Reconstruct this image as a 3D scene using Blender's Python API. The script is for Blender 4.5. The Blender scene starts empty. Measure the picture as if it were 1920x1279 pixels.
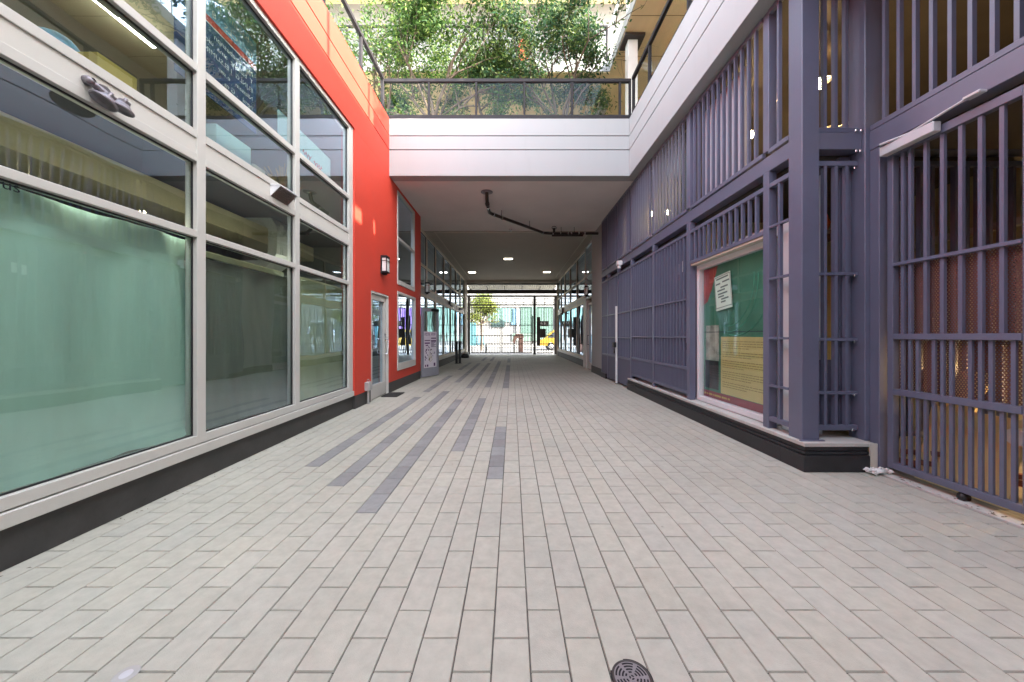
import bpy, math, random
from mathutils import Vector, Matrix, noise
R = math.radians
random.seed(11)
scene = bpy.context.scene
COL = scene.collection
OFF = {}

# ------------------------------------------------------------------ mesh helpers
class MB:
    def __init__(self):
        self.v = []; self.f = []; self.c = []; self.col = (1, 1, 1); self.smooth = []
        self.M = None; self.sm = False
    def add(self, verts, faces):
        n = len(self.v)
        if self.M is not None:
            verts = [self.M @ Vector(p) for p in verts]
        self.v += [tuple(p) for p in verts]
        for q in faces:
            self.f.append([i + n for i in q]); self.c.append(self.col); self.smooth.append(self.sm)
        return self
    def box(self, x0, x1, y0, y1, z0, z1, b=0.0):
        if x1 < x0: x0, x1 = x1, x0
        if y1 < y0: y0, y1 = y1, y0
        if z1 < z0: z0, z1 = z1, z0
        b = min(b, (x1-x0)*.45, (y1-y0)*.45, (z1-z0)*.45)
        if b <= 0:
            vs = [(x, y, z) for x in (x0, x1) for y in (y0, y1) for z in (z0, z1)]
            return self.add(vs, [(0,1,3,2),(4,6,7,5),(0,4,5,1),(2,3,7,6),(0,2,6,4),(1,5,7,3)])
        lo = (x0, y0, z0); hi = (x1, y1, z1); vs = []; idx = {}
        for s in [(a, c, d) for a in (0,1) for c in (0,1) for d in (0,1)]:
            for ax in range(3):
                p = []
                for k in range(3):
                    e = hi[k] if s[k] else lo[k]
                    if k != ax: e += -b if s[k] else b
                    p.append(e)
                idx[(s, ax)] = len(vs); vs.append(p)
        fs = []
        for ax in range(3):
            o1, o2 = (ax+1) % 3, (ax+2) % 3
            for sg in (0, 1):
                q = []
                for a, c in ((0,0),(1,0),(1,1),(0,1)):
                    s = [0,0,0]; s[ax] = sg; s[o1] = a; s[o2] = c
                    q.append(idx[(tuple(s), ax)])
                fs.append(q if sg else q[::-1])
        for d in range(3):
            a, c = (d+1) % 3, (d+2) % 3
            for sa in (0,1):
                for sc in (0,1):
                    s0 = [0,0,0]; s0[a] = sa; s0[c] = sc; s1 = list(s0); s1[d] = 1
                    s0 = tuple(s0); s1 = tuple(s1)
                    q = [idx[(s0,a)], idx[(s1,a)], idx[(s1,c)], idx[(s0,c)]]
                    fs.append(q if sa == sc else q[::-1])
                    if True: pass
        for s in [(a, c, d) for a in (0,1) for c in (0,1) for d in (0,1)]:
            q = [idx[(s,0)], idx[(s,1)], idx[(s,2)]]
            fs.append(q if (s[0]+s[1]+s[2]) % 2 else q[::-1])
        return self.add(vs, fs)
    def tube(self, pts, r, n=8, cap=True):
        pts = [Vector(p) for p in pts]
        rs = r if isinstance(r, (list, tuple)) else [r]*len(pts)
        vs = []; fs = []; up = None
        for i, p in enumerate(pts):
            if i == 0: t = pts[1]-pts[0]
            elif i == len(pts)-1: t = pts[-1]-pts[-2]
            else: t = (pts[i+1]-p).normalized() + (p-pts[i-1]).normalized()
            t.normalize()
            if up is None:
                up = Vector((0,0,1)) if abs(t.z) < .9 else Vector((1,0,0))
            a = up - t*up.dot(t)
            if a.length < 1e-4: a = t.orthogonal()
            a.normalize(); up = a; c = t.cross(a)
            for k in range(n):
                an = 2*math.pi*k/n
                vs.append(p + (a*math.cos(an) + c*math.sin(an))*rs[i])
        for i in range(len(pts)-1):
            for k in range(n):
                k2 = (k+1) % n
                fs.append((i*n+k, i*n+k2, (i+1)*n+k2, (i+1)*n+k))
        o = self.sm; self.sm = n > 5
        self.add(vs, fs)
        self.sm = o
        if cap:
            m = len(pts)-1
            self.add(vs[:n], [tuple(range(n))[::-1]])
            self.add(vs[m*n:], [tuple(range(n))])
        return self
    def lathe(self, prof, c, n=20, axis='z'):
        vs = []; fs = []
        for (r, h) in prof:
            for k in range(n):
                a = 2*math.pi*k/n; u, w = r*math.cos(a), r*math.sin(a)
                vs.append({'z': (c[0]+u, c[1]+w, c[2]+h), 'x': (c[0]+h, c[1]+u, c[2]+w), 'y': (c[0]+w, c[1]+h, c[2]+u)}[axis])
        for i in range(len(prof)-1):
            for k in range(n):
                k2 = (k+1) % n
                fs.append((i*n+k, i*n+k2, (i+1)*n+k2, (i+1)*n+k))
        o = self.sm; self.sm = True; self.add(vs, fs); self.sm = o
        return self
    def prism(self, poly, axis, a0, a1):
        n = len(poly)
        def P(u, w, a):
            return {'x': (a, u, w), 'y': (u, a, w), 'z': (u, w, a)}[axis]
        vs = [P(u, w, a0) for u, w in poly] + [P(u, w, a1) for u, w in poly]
        fs = [tuple(range(n))[::-1], tuple(range(n, 2*n))]
        fs += [(i, (i+1) % n, n+(i+1) % n, n+i) for i in range(n)]
        return self.add(vs, fs)
    def quad(self, a, b, c, d): return self.add([a, b, c, d], [(0,1,2,3)])
    def grid(self, fn, nu, nv):
        vs = [fn(i/nu, j/nv) for i in range(nu+1) for j in range(nv+1)]
        fs = [(i*(nv+1)+j, (i+1)*(nv+1)+j, (i+1)*(nv+1)+j+1, i*(nv+1)+j+1) for i in range(nu) for j in range(nv)]
        o = self.sm; self.sm = True; self.add(vs, fs); self.sm = o
        return self

def mesh_from(mb, name, off, colors=False):
    me = bpy.data.meshes.new(name)
    me.from_pydata([(a[0]-off[0], a[1]-off[1], a[2]-off[2]) for a in mb.v], [], mb.f)
    me.polygons.foreach_set('use_smooth', mb.smooth)
    if colors:
        at = me.color_attributes.new('tint', 'FLOAT_COLOR', 'CORNER')
        k = 0; buf = []
        for i, q in enumerate(mb.f):
            c = mb.c[i]
            for _ in q: buf += [c[0], c[1], c[2], 1.0]
        at.data.foreach_set('color', buf)
    me.update()
    if not colors and len(mb.f) < 60000:
        import bmesh
        bm = bmesh.new(); bm.from_mesh(me); bmesh.ops.recalc_face_normals(bm, faces=bm.faces); bm.to_mesh(me); bm.free()
    return me

def tag(o, label=None, cat=None, group=None, kind=None):
    if label: o['label'] = label
    if cat: o['category'] = cat
    if group: o['group'] = group
    if kind: o['kind'] = kind
    return o
def thing(name, label, cat, loc=(0,0,0), group=None):
    o = bpy.data.objects.new(name, None); COL.objects.link(o)
    o.location = loc; o.empty_display_size = .2
    OFF[o.name] = Vector(loc)
    return tag(o, label, cat, group)
def part(name, mb, mat, parent, label=None, colors=False, kind=None):
    off = OFF[parent.name]
    o = bpy.data.objects.new(name, mesh_from(mb, name, off, colors)); COL.objects.link(o)
    o.data.materials.append(mat); o.parent = parent; OFF[o.name] = off
    return tag(o, label, None, None, kind)
def single(name, mb, mat, label=None, cat=None, group=None, kind=None, colors=False):
    xs = [p[0] for p in mb.v]; ys = [p[1] for p in mb.v]; zs = [p[2] for p in mb.v]
    off = Vector(((min(xs)+max(xs))/2, (min(ys)+max(ys))/2, min(zs)))
    if kind == 'structure': off = Vector((0,0,0))
    o = bpy.data.objects.new(name, mesh_from(mb, name, off, colors)); COL.objects.link(o)
    o.location = off; o.data.materials.append(mat); OFF[o.name] = off
    return tag(o, label, cat, group, kind)
def dup(root, loc, label=None):
    def cp(o, par):
        c = o.copy(); COL.objects.link(c); c.parent = par
        for ch in o.children: cp(ch, c)
        return c
    r = cp(root, None); r.location = loc
    if label: r['label'] = label
    return r

def text_polys(body, size):
    cu = bpy.data.curves.new('lettering', 'FONT'); cu.body = body; cu.size = size; cu.resolution_u = 3
    ob = bpy.data.objects.new('lettering', cu); COL.objects.link(ob)
    dg = bpy.context.evaluated_depsgraph_get(); dg.update()
    me = ob.evaluated_get(dg).to_mesh()
    vs = [tuple(v.co) for v in me.vertices]; fs = [tuple(p.vertices) for p in me.polygons]
    ob.evaluated_get(dg).to_mesh_clear()
    bpy.data.objects.remove(ob); bpy.data.curves.remove(cu)
    return vs, fs
def put_text(mb, body, size, o, u, v, sx=1.0):
    vs, fs = text_polys(body, size)
    o = Vector(o); u = Vector(u); v = Vector(v)
    mb.add([o + u*(p[0]*sx) + v*p[1] for p in vs], fs)

# ------------------------------------------------------------------ materials
def new_mat(name):
    m = bpy.data.materials.new(name); m.use_nodes = True
    nt = m.node_tree; nt.nodes.clear()
    out = nt.nodes.new('ShaderNodeOutputMaterial')
    return m, nt, out
def mat(name, col, rough=.6, metal=0.0, var=.06, nscale=3.0, bump=0.0, bscale=60.0, spec=.5, coat=0.0, stretch=(1,1,1), emit=None, estr=0, dirt=0.0):
    m, nt, out = new_mat(name)
    p = nt.nodes.new('ShaderNodeBsdfPrincipled'); nt.links.new(p.outputs[0], out.inputs[0])
    p.inputs['Roughness'].default_value = rough; p.inputs['Metallic'].default_value = metal
    p.inputs['Specular IOR Level'].default_value = spec
    p.inputs['Coat Weight'].default_value = coat
    tc = nt.nodes.new('ShaderNodeTexCoord'); mp = nt.nodes.new('ShaderNodeMapping')
    mp.inputs['Scale'].default_value = stretch
    nt.links.new(tc.outputs['Object'], mp.inputs[0])
    n = nt.nodes.new('ShaderNodeTexNoise'); n.inputs['Scale'].default_value = nscale; n.inputs['Detail'].default_value = 6
    nt.links.new(mp.outputs[0], n.inputs['Vector'])
    cr = nt.nodes.new('ShaderNodeMapRange')
    cr.inputs['From Min'].default_value = .25; cr.inputs['From Max'].default_value = .75
    cr.inputs['To Min'].default_value = 1-var; cr.inputs['To Max'].default_value = 1+var
    nt.links.new(n.outputs['Fac'], cr.inputs['Value'])
    mx = nt.nodes.new('ShaderNodeMix'); mx.data_type = 'RGBA'; mx.blend_type = 'MULTIPLY'; mx.inputs['Factor'].default_value = 1
    mx.inputs['A'].default_value = (*col, 1)
    nt.links.new(cr.outputs[0], mx.inputs['B'])
    last = mx.outputs['Result']
    if dirt:
        n2 = nt.nodes.new('ShaderNodeTexNoise'); n2.inputs['Scale'].default_value = nscale*2.7; n2.inputs['Detail'].default_value = 9; n2.inputs['Roughness'].default_value = .7
        nt.links.new(mp.outputs[0], n2.inputs['Vector'])
        r2 = nt.nodes.new('ShaderNodeMapRange'); r2.inputs['From Min'].default_value = .55; r2.inputs['From Max'].default_value = .75; r2.inputs['To Max'].default_value = dirt
        nt.links.new(n2.outputs['Fac'], r2.inputs['Value'])
        m2 = nt.nodes.new('ShaderNodeMix'); m2.data_type = 'RGBA'
        m2.inputs['B'].default_value = (col[0]*.45, col[1]*.42, col[2]*.38, 1)
        nt.links.new(r2.outputs[0], m2.inputs['Factor']); nt.links.new(last, m2.inputs['A']); last = m2.outputs['Result']
    nt.links.new(last, p.inputs['Base Color'])
    rr = nt.nodes.new('ShaderNodeMapRange'); rr.inputs['To Min'].default_value = max(.03, rough-.08); rr.inputs['To Max'].default_value = min(1, rough+.1)
    nt.links.new(n.outputs['Fac'], rr.inputs['Value']); nt.links.new(rr.outputs[0], p.inputs['Roughness'])
    if bump:
        b = nt.nodes.new('ShaderNodeBump'); b.inputs['Strength'].default_value = bump; b.inputs['Distance'].default_value = .01
        n3 = nt.nodes.new('ShaderNodeTexNoise'); n3.inputs['Scale'].default_value = bscale; n3.inputs['Detail'].default_value = 4
        nt.links.new(mp.outputs[0], n3.inputs['Vector']); nt.links.new(n3.outputs['Fac'], b.inputs['Height']); nt.links.new(b.outputs[0], p.inputs['Normal'])
    if emit:
        p.inputs['Emission Color'].default_value = (*emit, 1); p.inputs['Emission Strength'].default_value = estr
    return m
def glass_mat(name, tint=(.86,.93,.89), ior=1.5, rough=0.0, boost=1.0, film=None, filmfac=0.0):
    m, nt, out = new_mat(name)
    tr = nt.nodes.new('ShaderNodeBsdfTransparent'); tr.inputs[0].default_value = (*tint, 1)
    gl = nt.nodes.new('ShaderNodeBsdfGlossy'); gl.inputs['Roughness'].default_value = rough; gl.inputs[0].default_value = (.70,.85,1,1)
    fr = nt.nodes.new('ShaderNodeFresnel'); fr.inputs['IOR'].default_value = ior
    # a slight waviness of the sheet, as in real float glass
    tc = nt.nodes.new('ShaderNodeTexCoord'); nz = nt.nodes.new('ShaderNodeTexNoise'); nz.inputs['Scale'].default_value = 1.3; nz.inputs['Detail'].default_value = 1
    bp = nt.nodes.new('ShaderNodeBump'); bp.inputs['Strength'].default_value = .05; bp.inputs['Distance'].default_value = .05
    nt.links.new(tc.outputs['Object'], nz.inputs['Vector']); nt.links.new(nz.outputs['Fac'], bp.inputs['Height'])
    nt.links.new(bp.outputs[0], gl.inputs['Normal'])
    mu = nt.nodes.new('ShaderNodeMath'); mu.operation = 'MULTIPLY'; mu.use_clamp = True
    # the far face of a sheet only transmits; the near face carries the reflection of both
    ge = nt.nodes.new('ShaderNodeNewGeometry'); bf = nt.nodes.new('ShaderNodeMapRange')
    bf.inputs['To Min'].default_value = boost; bf.inputs['To Max'].default_value = 0
    nt.links.new(ge.outputs['Backfacing'], bf.inputs['Value']); nt.links.new(bf.outputs[0], mu.inputs[1])
    nt.links.new(fr.outputs[0], mu.inputs[0])
    mx = nt.nodes.new('ShaderNodeMixShader')
    nt.links.new(mu.outputs[0], mx.inputs[0]); nt.links.new(tr.outputs[0], mx.inputs[1]); nt.links.new(gl.outputs[0], mx.inputs[2])
    if film:
        df = nt.nodes.new('ShaderNodeBsdfDiffuse'); df.inputs[0].default_value = (*film, 1)
        m2 = nt.nodes.new('ShaderNodeMixShader'); m2.inputs[0].default_value = filmfac
        nt.links.new(tr.outputs[0], m2.inputs[1]); nt.links.new(df.outputs[0], m2.inputs[2]); nt.links.new(m2.outputs[0], mx.inputs[1])
    nt.links.new(mx.outputs[0], out.inputs[0])
    return m
def tint_mat(name, rough=.8, var=.1, nscale=8, transl=0.0, bump=0.0, bscale=150, spec=.3, stains=False):
    m, nt, out = new_mat(name)
    p = nt.nodes.new('ShaderNodeBsdfPrincipled'); p.inputs['Roughness'].default_value = rough; p.inputs['Specular IOR Level'].default_value = spec
    at = nt.nodes.new('ShaderNodeAttribute'); at.attribute_name = 'tint'
    tc = nt.nodes.new('ShaderNodeTexCoord')
    n = nt.nodes.new('ShaderNodeTexNoise'); n.inputs['Scale'].default_value = nscale; n.inputs['Detail'].default_value = 8; n.inputs['Roughness'].default_value = .65
    nt.links.new(tc.outputs['Object'], n.inputs['Vector'])
    r = nt.nodes.new('ShaderNodeMapRange'); r.inputs['From Min'].default_value = .3; r.inputs['From Max'].default_value = .7
    r.inputs['To Min'].default_value = 1-var; r.inputs['To Max'].default_value = 1+var
    nt.links.new(n.outputs['Fac'], r.inputs['Value'])
    mx = nt.nodes.new('ShaderNodeMix'); mx.data_type = 'RGBA'; mx.blend_type = 'MULTIPLY'; mx.inputs['Factor'].default_value = 1
    nt.links.new(at.outputs['Color'], mx.inputs['A']); nt.links.new(r.outputs[0], mx.inputs['B'])
    if stains:
        n5 = nt.nodes.new('ShaderNodeTexNoise'); n5.inputs['Scale'].default_value = .7; n5.inputs['Detail'].default_value = 5
        nt.links.new(tc.outputs['Object'], n5.inputs['Vector'])
        r5 = nt.nodes.new('ShaderNodeMapRange'); r5.inputs['From Min'].default_value = .35; r5.inputs['From Max'].default_value = .7; r5.inputs['To Min'].default_value = 1.05; r5.inputs['To Max'].default_value = .90
        nt.links.new(n5.outputs['Fac'], r5.inputs['Value'])
        vo = nt.nodes.new('ShaderNodeTexVoronoi'); vo.inputs['Scale'].default_value = 2.6; nt.links.new(tc.outputs['Object'], vo.inputs['Vector'])
        r6 = nt.nodes.new('ShaderNodeMapRange'); r6.inputs['From Min'].default_value = .018; r6.inputs['From Max'].default_value = .034; r6.inputs['To Min'].default_value = .72; r6.inputs['To Max'].default_value = 1
        nt.links.new(vo.outputs['Distance'], r6.inputs['Value'])
        mm = nt.nodes.new('ShaderNodeMath'); mm.operation = 'MULTIPLY'; nt.links.new(r5.outputs[0], mm.inputs[0]); nt.links.new(r6.outputs[0], mm.inputs[1])
        mx2 = nt.nodes.new('ShaderNodeMix'); mx2.data_type = 'RGBA'; mx2.blend_type = 'MULTIPLY'; mx2.inputs['Factor'].default_value = 1
        nt.links.new(mx.outputs['Result'], mx2.inputs['A']); nt.links.new(mm.outputs[0], mx2.inputs['B']); mx = mx2
    nt.links.new(mx.outputs['Result'], p.inputs['Base Color'])
    if bump:
        b = nt.nodes.new('ShaderNodeBump'); b.inputs['Strength'].default_value = bump; b.inputs['Distance'].default_value = .004
        n3 = nt.nodes.new('ShaderNodeTexNoise'); n3.inputs['Scale'].default_value = bscale; n3.inputs['Detail'].default_value = 3
        nt.links.new(tc.outputs['Object'], n3.inputs['Vector']); nt.links.new(n3.outputs['Fac'], b.inputs['Height']); nt.links.new(b.outputs[0], p.inputs['Normal'])
    if transl:
        t = nt.nodes.new('ShaderNodeBsdfTranslucent'); nt.links.new(mx.outputs['Result'], t.inputs[0])
        s = nt.nodes.new('ShaderNodeMixShader'); s.inputs[0].default_value = transl
        nt.links.new(p.outputs[0], s.inputs[1]); nt.links.new(t.outputs[0], s.inputs[2]); nt.links.new(s.outputs[0], out.inputs[0])
    else: nt.links.new(p.outputs[0], out.inputs[0])
    return m
def emit_mat(name, col, s):
    m, nt, out = new_mat(name)
    e = nt.nodes.new('ShaderNodeEmission'); e.inputs[0].default_value = (*col, 1); e.inputs[1].default_value = s
    nt.links.new(e.outputs[0], out.inputs[0]); return m
def perforated_mat(name, col, pitch=.022, rad=.36):
    m, nt, out = new_mat(name)
    p = nt.nodes.new('ShaderNodeBsdfPrincipled'); p.inputs['Base Color'].default_value = (*col, 1); p.inputs['Roughness'].default_value = .55; p.inputs['Metallic'].default_value = .2
    tc = nt.nodes.new('ShaderNodeTexCoord'); sp = nt.nodes.new('ShaderNodeSeparateXYZ'); nt.links.new(tc.outputs['Object'], sp.inputs[0])
    def M(op, a, b=None):
        n = nt.nodes.new('ShaderNodeMath'); n.operation = op
        for i, q in enumerate((a, b)):
            if q is None: continue
            if isinstance(q, (int, float)): n.inputs[i].default_value = q
            else: nt.links.new(q, n.inputs[i])
        return n.outputs[0]
    u = M('DIVIDE', sp.outputs['Y'], pitch); w = M('DIVIDE', sp.outputs['Z'], pitch*.866)
    row = M('FLOOR', w); odd = M('MULTIPLY', M('MODULO', M('ABSOLUTE', row), 2.0), .5)
    du = M('SUBTRACT', M('FRACT', M('ADD', u, odd)), .5); dw = M('MULTIPLY', M('SUBTRACT', M('FRACT', w), .5), .866)
    d = M('SQRT', M('ADD', M('MULTIPLY', du, du), M('MULTIPLY', dw, dw)))
    hole = M('LESS_THAN', d, rad)
    tr = nt.nodes.new('ShaderNodeBsdfTransparent')
    mx = nt.nodes.new('ShaderNodeMixShader'); nt.links.new(hole, mx.inputs[0]); nt.links.new(p.outputs[0], mx.inputs[1]); nt.links.new(tr.outputs[0], mx.inputs[2])
    nt.links.new(mx.outputs[0], out.inputs[0]); return m

RED = mat('red_stucco', (.60,.05,.027), .62, var=.07, nscale=1.6, bump=.12, bscale=90, dirt=.10)
REDD = mat('red_groove', (.2,.012,.01), .7)
ALU = mat('painted_aluminium', (.56,.545,.51), .42, var=.03, nscale=2, dirt=.06)
PFR = mat('warm_lit_frame', (.74,.66,.54), .45, var=.03)  # frame aluminium tinted cream to carry the warm passage lamp light
ALUW = mat('white_aluminium', (.70,.70,.72), .4, var=.03)
SPAN = mat('spandrel_panel', (.58,.56,.52), .5, var=.03, dirt=.05)
BLACKP = mat('dark_concrete_plinth', (.045,.043,.042), .55, var=.3, nscale=5, bump=.2, bscale=40, dirt=.3)
BLACKT = mat('black_painted_plinth', (.022,.022,.025), .45, var=.4, nscale=6, bump=.15, bscale=50)
PURP = mat('purple_grey_steel', (.122,.130,.195), .34, var=.08, nscale=3.0, spec=.65, dirt=.10)
PURPB = mat('purple_backing_panel', (.118,.123,.18), .6, var=.06)
SLOT = mat('dark_slot', (.012,.011,.015), .9)
WHITE = mat('white_cement_panel', (.365,.372,.37), .7, var=.03, nscale=1.6, bump=.06, bscale=50, dirt=.10, stretch=(1,1,.18))
WHITEG = mat('panel_groove', (.06,.06,.065), .8)
CONC = mat('pale_concrete', (.50,.49,.46), .8, var=.1, nscale=6, bump=.3, bscale=50, dirt=.25)
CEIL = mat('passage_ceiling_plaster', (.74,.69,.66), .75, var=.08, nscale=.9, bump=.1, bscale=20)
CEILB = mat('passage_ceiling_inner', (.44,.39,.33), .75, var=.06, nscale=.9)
CREAM = mat('cream_paint', (.58,.52,.44), .6, var=.05)
WOOD = mat('pale_timber_soffit', (.86,.68,.40), .6, var=.12, nscale=2.5, stretch=(1,.15,1), bump=.08)
DARKM = mat('dark_bronze_metal', (.045,.036,.034), .5, var=.15)
BLACKM = mat('black_metal', (.018,.018,.02), .45, var=.2)
RAILM = mat('railing_metal', (.020,.017,.019), .65, spec=.3, var=.1)
PIPE = mat('dark_brown_pipe', (.035,.022,.018), .35, var=.25, metal=.3)
CHROME = mat('bright_metal', (.62,.62,.62), .25, metal=1, var=.05)
GALV = mat('galvanised_duct', (.74,.78,.76), .35, metal=.35, var=.12, nscale=5)
CASTA = mat('cast_aluminium', (.22,.20,.22), .42, metal=.55, var=.3, nscale=14, bump=.3, bscale=60)
GREYM = mat('grey_box', (.42,.41,.40), .5, var=.08)
SILV = mat('silver_paint', (.55,.55,.58), .4, var=.04)
OLIVE = mat('olive_beam_paint', (.68,.62,.40), .7, var=.1, nscale=4, dirt=.2)
INTG = mat('interior_grey', (.26,.26,.22), .8, var=.1)
INTC = mat('interior_ceiling', (.34,.30,.20), .8, var=.08)
INTF = mat('interior_floor', (.30,.27,.22), .6, var=.1)
INTW = mat('interior_warm_wall', (.38,.34,.28), .8, var=.12)
INTD = mat('interior_brown_wall', (.10,.085,.07), .8, var=.15)
OLW = mat('olive_wall', (.48,.42,.24), .8, var=.12, dirt=.2)
PLY = mat('plywood', (.72,.54,.27), .65, var=.2, nscale=3, stretch=(1,1,.2), dirt=.3)
BRICKR = mat('rust_brown', (.20,.07,.045), .8, var=.25)
GLASS = glass_mat('window_glass', (.90,.955,.925), 1.5, boost=4.2)
RGLASS = glass_mat('railing_glass', (.97,.98,.97), 1.45, boost=.4)
MINT = mat('mint_curtain', (.60,.86,.77), .9, var=.07, nscale=2.2, stretch=(1,3,.5))
DGREEN = mat('dark_green_cloth', (.22,.235,.195), .85, var=.12, nscale=2.5, stretch=(1,3,.6))
PGREEN = mat('pale_green_cloth', (.62,.66,.43), .9, var=.08, nscale=2.5, stretch=(1,3,.6))
FLUOR = emit_mat('fluorescent_light', (1,.95,.82), 3.5)
PANELL = emit_mat('ceiling_panel_light', (1,.90,.74), 1.8)
BULB = emit_mat('warm_bulb', (1,.66,.30), 40)
FROST = mat('frosted_lamp_glass', (.78,.78,.76), .4, var=.02)
NAVY = mat('navy_print', (.025,.055,.16), .6, var=.2, nscale=7)
SKYB = mat('sky_blue_print', (.22,.42,.62), .6, var=.12)
REDP = mat('red_print', (.55,.05,.04), .6, var=.1)
WHT = mat('white_print', (.80,.80,.78), .6, var=.02)
INK = mat('dark_ink', (.03,.05,.07), .7)
PAVER = tint_mat('concrete_paver', .82, .10, 14, bump=.35, bscale=220, stains=True)
LEAF = tint_mat('leaf', .5, .15, 3, transl=.32, spec=.35)
BARK = mat('bark', (.105,.075,.05), .85, var=.25, nscale=12, bump=.5, bscale=40)
ASPH = mat('asphalt', (.12,.12,.118), .9, var=.15, nscale=8, bump=.3, bscale=120)
PAVE = mat('street_pavement', (.17,.165,.155), .85, var=.08)
EARTH = mat('ground_concrete', (.25,.24,.22), .9, var=.15)

# ------------------------------------------------------------------ camera, world, sun
H = 1.3
cam = bpy.data.cameras.new('camera'); co = bpy.data.objects.new('camera', cam); COL.objects.link(co)
co.location = (0, 0, H); co.rotation_euler = (R(90), 0, 0)
cam.sensor_width = 36; cam.lens = 660/1920*36; cam.shift_y = -10.5/1920
cam.clip_start = .05; cam.clip_end = 2000
scene.camera = co
SD = Vector((-1, .42, -.70)).normalized()
elev = math.asin(-SD.z)
az = math.atan2(-SD.x, -SD.y)       # clockwise from +Y towards +X
w = bpy.data.worlds.new('World'); scene.world = w; w.use_nodes = True
nt = w.node_tree; bg = nt.nodes['Background']
sky = nt.nodes.new('ShaderNodeTexSky'); sky.sky_type = 'NISHITA'; sky.sun_disc = False
sky.sun_elevation = elev; sky.sun_rotation = az; sky.air_density = 1.0; sky.dust_density = 2.5; sky.ozone_density = .8
hs = nt.nodes.new('ShaderNodeHueSaturation'); hs.inputs['Saturation'].default_value = .38
nt.links.new(sky.outputs[0], hs.inputs['Color']); nt.links.new(hs.outputs[0], bg.inputs[0]); bg.inputs[1].default_value = .15
sl = bpy.data.lights.new('sun', 'SUN'); sl.energy = 2.5; sl.angle = R(.5); sl.color = (1, .93, .82)
so = bpy.data.objects.new('sun', sl); COL.objects.link(so); so.location = (20, -10, 30)
so.rotation_euler = SD.to_track_quat('-Z', 'Y').to_euler()
vs_ = scene.view_settings; vs_.view_transform = 'Standard'; vs_.look = 'None'; vs_.gamma = 1; vs_.exposure = 3.72
scene.display_settings.display_device = 'sRGB'
cy = scene.cycles
cy.max_bounces = 9; cy.diffuse_bounces = 5; cy.glossy_bounces = 4; cy.transmission_bounces = 4; cy.transparent_max_bounces = 24
cy.use_denoising = True; cy.sample_clamp_indirect = 6; cy.caustics_reflective = False; cy.caustics_refractive = False

# ------------------------------------------------------------------ setting: ground, paving, street
single('ground', MB().quad((-300,-300,-.2),(300,-300,-.2),(300,500,-.2),(-300,500,-.2)), EARTH, kind='structure')
PW = .1524; PX0 = .0725
pv = MB(); rnd = random.Random(3)
pv.col = (.085,.08,.072)
pv.box(-3.02, 3.44, -6, 3.33, -.1, -.007); pv.box(-3.02, 3.1, 3.33, 24.2, -.1, -.007)
dark = {-14: [(3.735,7.25),(8.28,11.3),(13.2,16.9)], -11: [(3.275,8.18),(9.9,16.5),(18,21)], -8: [(2.557,7.12),(8.75,16.5),(18,21.5)],
        -5: [(3.91,7.33),(8.97,17.5)], -2: [(3.16,4.97),(8.75,15.4),(17,20)]}
def is_dark(k, y):
    return any(a-.1 < y < b+.1 for a, b in dark.get(k, ()))
for k in range(-21, 23):
    x0 = PX0 + k*PW; x1 = x0 + PW
    j0 = 1.513 - 26*2*PW + (0 if (k+1) % 2 == 0 else PW)
    for n in range(0, 112):
        y0 = j0 + n*2*PW; y1 = y0 + 2*PW
        if y1 < -5.9 or y0 > 24.1: continue
        ym = (y0+y1)/2
        xr = 3.44 if y0 < 3.36 else (2.95 if ym < 9 else 3.05)
        if x1 > xr+.02 or x0 < -3.0: continue
        g = .0012 + rnd.random()*.0009
        if is_dark(k, ym): c = rnd.uniform(.88, 1.12); pv.col = (.27*c, .27*c, .262*c)
        else:
            c = rnd.gauss(1, .014); t = rnd.gauss(0, .003); pv.col = (.450*c+t*.5, .436*c, .372*c-t)
        zt = rnd.gauss(0, .0006); b = .0028
        gy_ = .0019+rnd.random()*.0009; X0, X1, Y0, Y1 = x0+g, x1-g, y0+gy_, y1-gy_
        tz = [zt+rnd.gauss(0,.0003) for _ in range(4)]
        vv = [(X0,Y0,-.008),(X1,Y0,-.008),(X1,Y1,-.008),(X0,Y1,-.008),
              (X0+b,Y0+b,tz[0]),(X1-b,Y0+b,tz[1]),(X1-b,Y1-b,tz[2]),(X0+b,Y1-b,tz[3])]
        pv.add(vv, [(4,5,6,7),(0,1,5,4),(1,2,6,5),(2,3,7,6),(3,0,4,7)])
single('paving', pv, PAVER, kind='structure', colors=True)
st = MB(); st.box(3.44, 3.62, -6, 3.335, -.1, .012, .004)
single('concrete_strip', st, CONC, kind='structure')
single('pavement', MB().box(-60, 60, 24.2, 29, -.19, .0, .01), PAVE, kind='structure')
rd = MB().box(-80, 80, 29, 39.5, -.19, -.12)
single('road', rd, ASPH, kind='structure')
single('far_pavement', MB().box(-60, 60, 39.5, 45, -.19, .0, .01), PAVE, kind='structure')

# ------------------------------------------------------------------ red shop building (left)
XL = -2.79
LB = thing('red_shop_building', 'red walled shop building with tall pale framed shop windows', 'building', (-5.5, 1, 0))
XR = -2.76
wl = MB()
for z0, z1 in ((4.93,5.467),(5.485,5.781),(5.799,6.18)): wl.box(XR-.2, XR, -6, 7.92, z0, z1, .003)
wl.box(-3.0, XR, 6.18, 6.89, .24, 4.93); wl.box(-3.0, XR, 6.89, 7.90, 2.19, 4.93)
wl.box(-3.0, XR, 7.90, 7.92, .24, 4.93)
wl.box(-3.0, XR, 7.92, 8.45, .24, 4.886); wl.box(-3.0, XR, 10.06, 10.64, .24, 4.886)
wl.box(-3.0, XR, 8.45, 10.06, .24, .44); wl.box(-3.0, XR, 8.45, 10.06, 2.38, 2.53); wl.box(-3.0, XR, 9.97, 10.06, 2.53, 4.886)
wl.box(-3.0, XR, 8.45, 9.97, 4.80, 4.886)
part('wall', wl, RED, LB)
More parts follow.
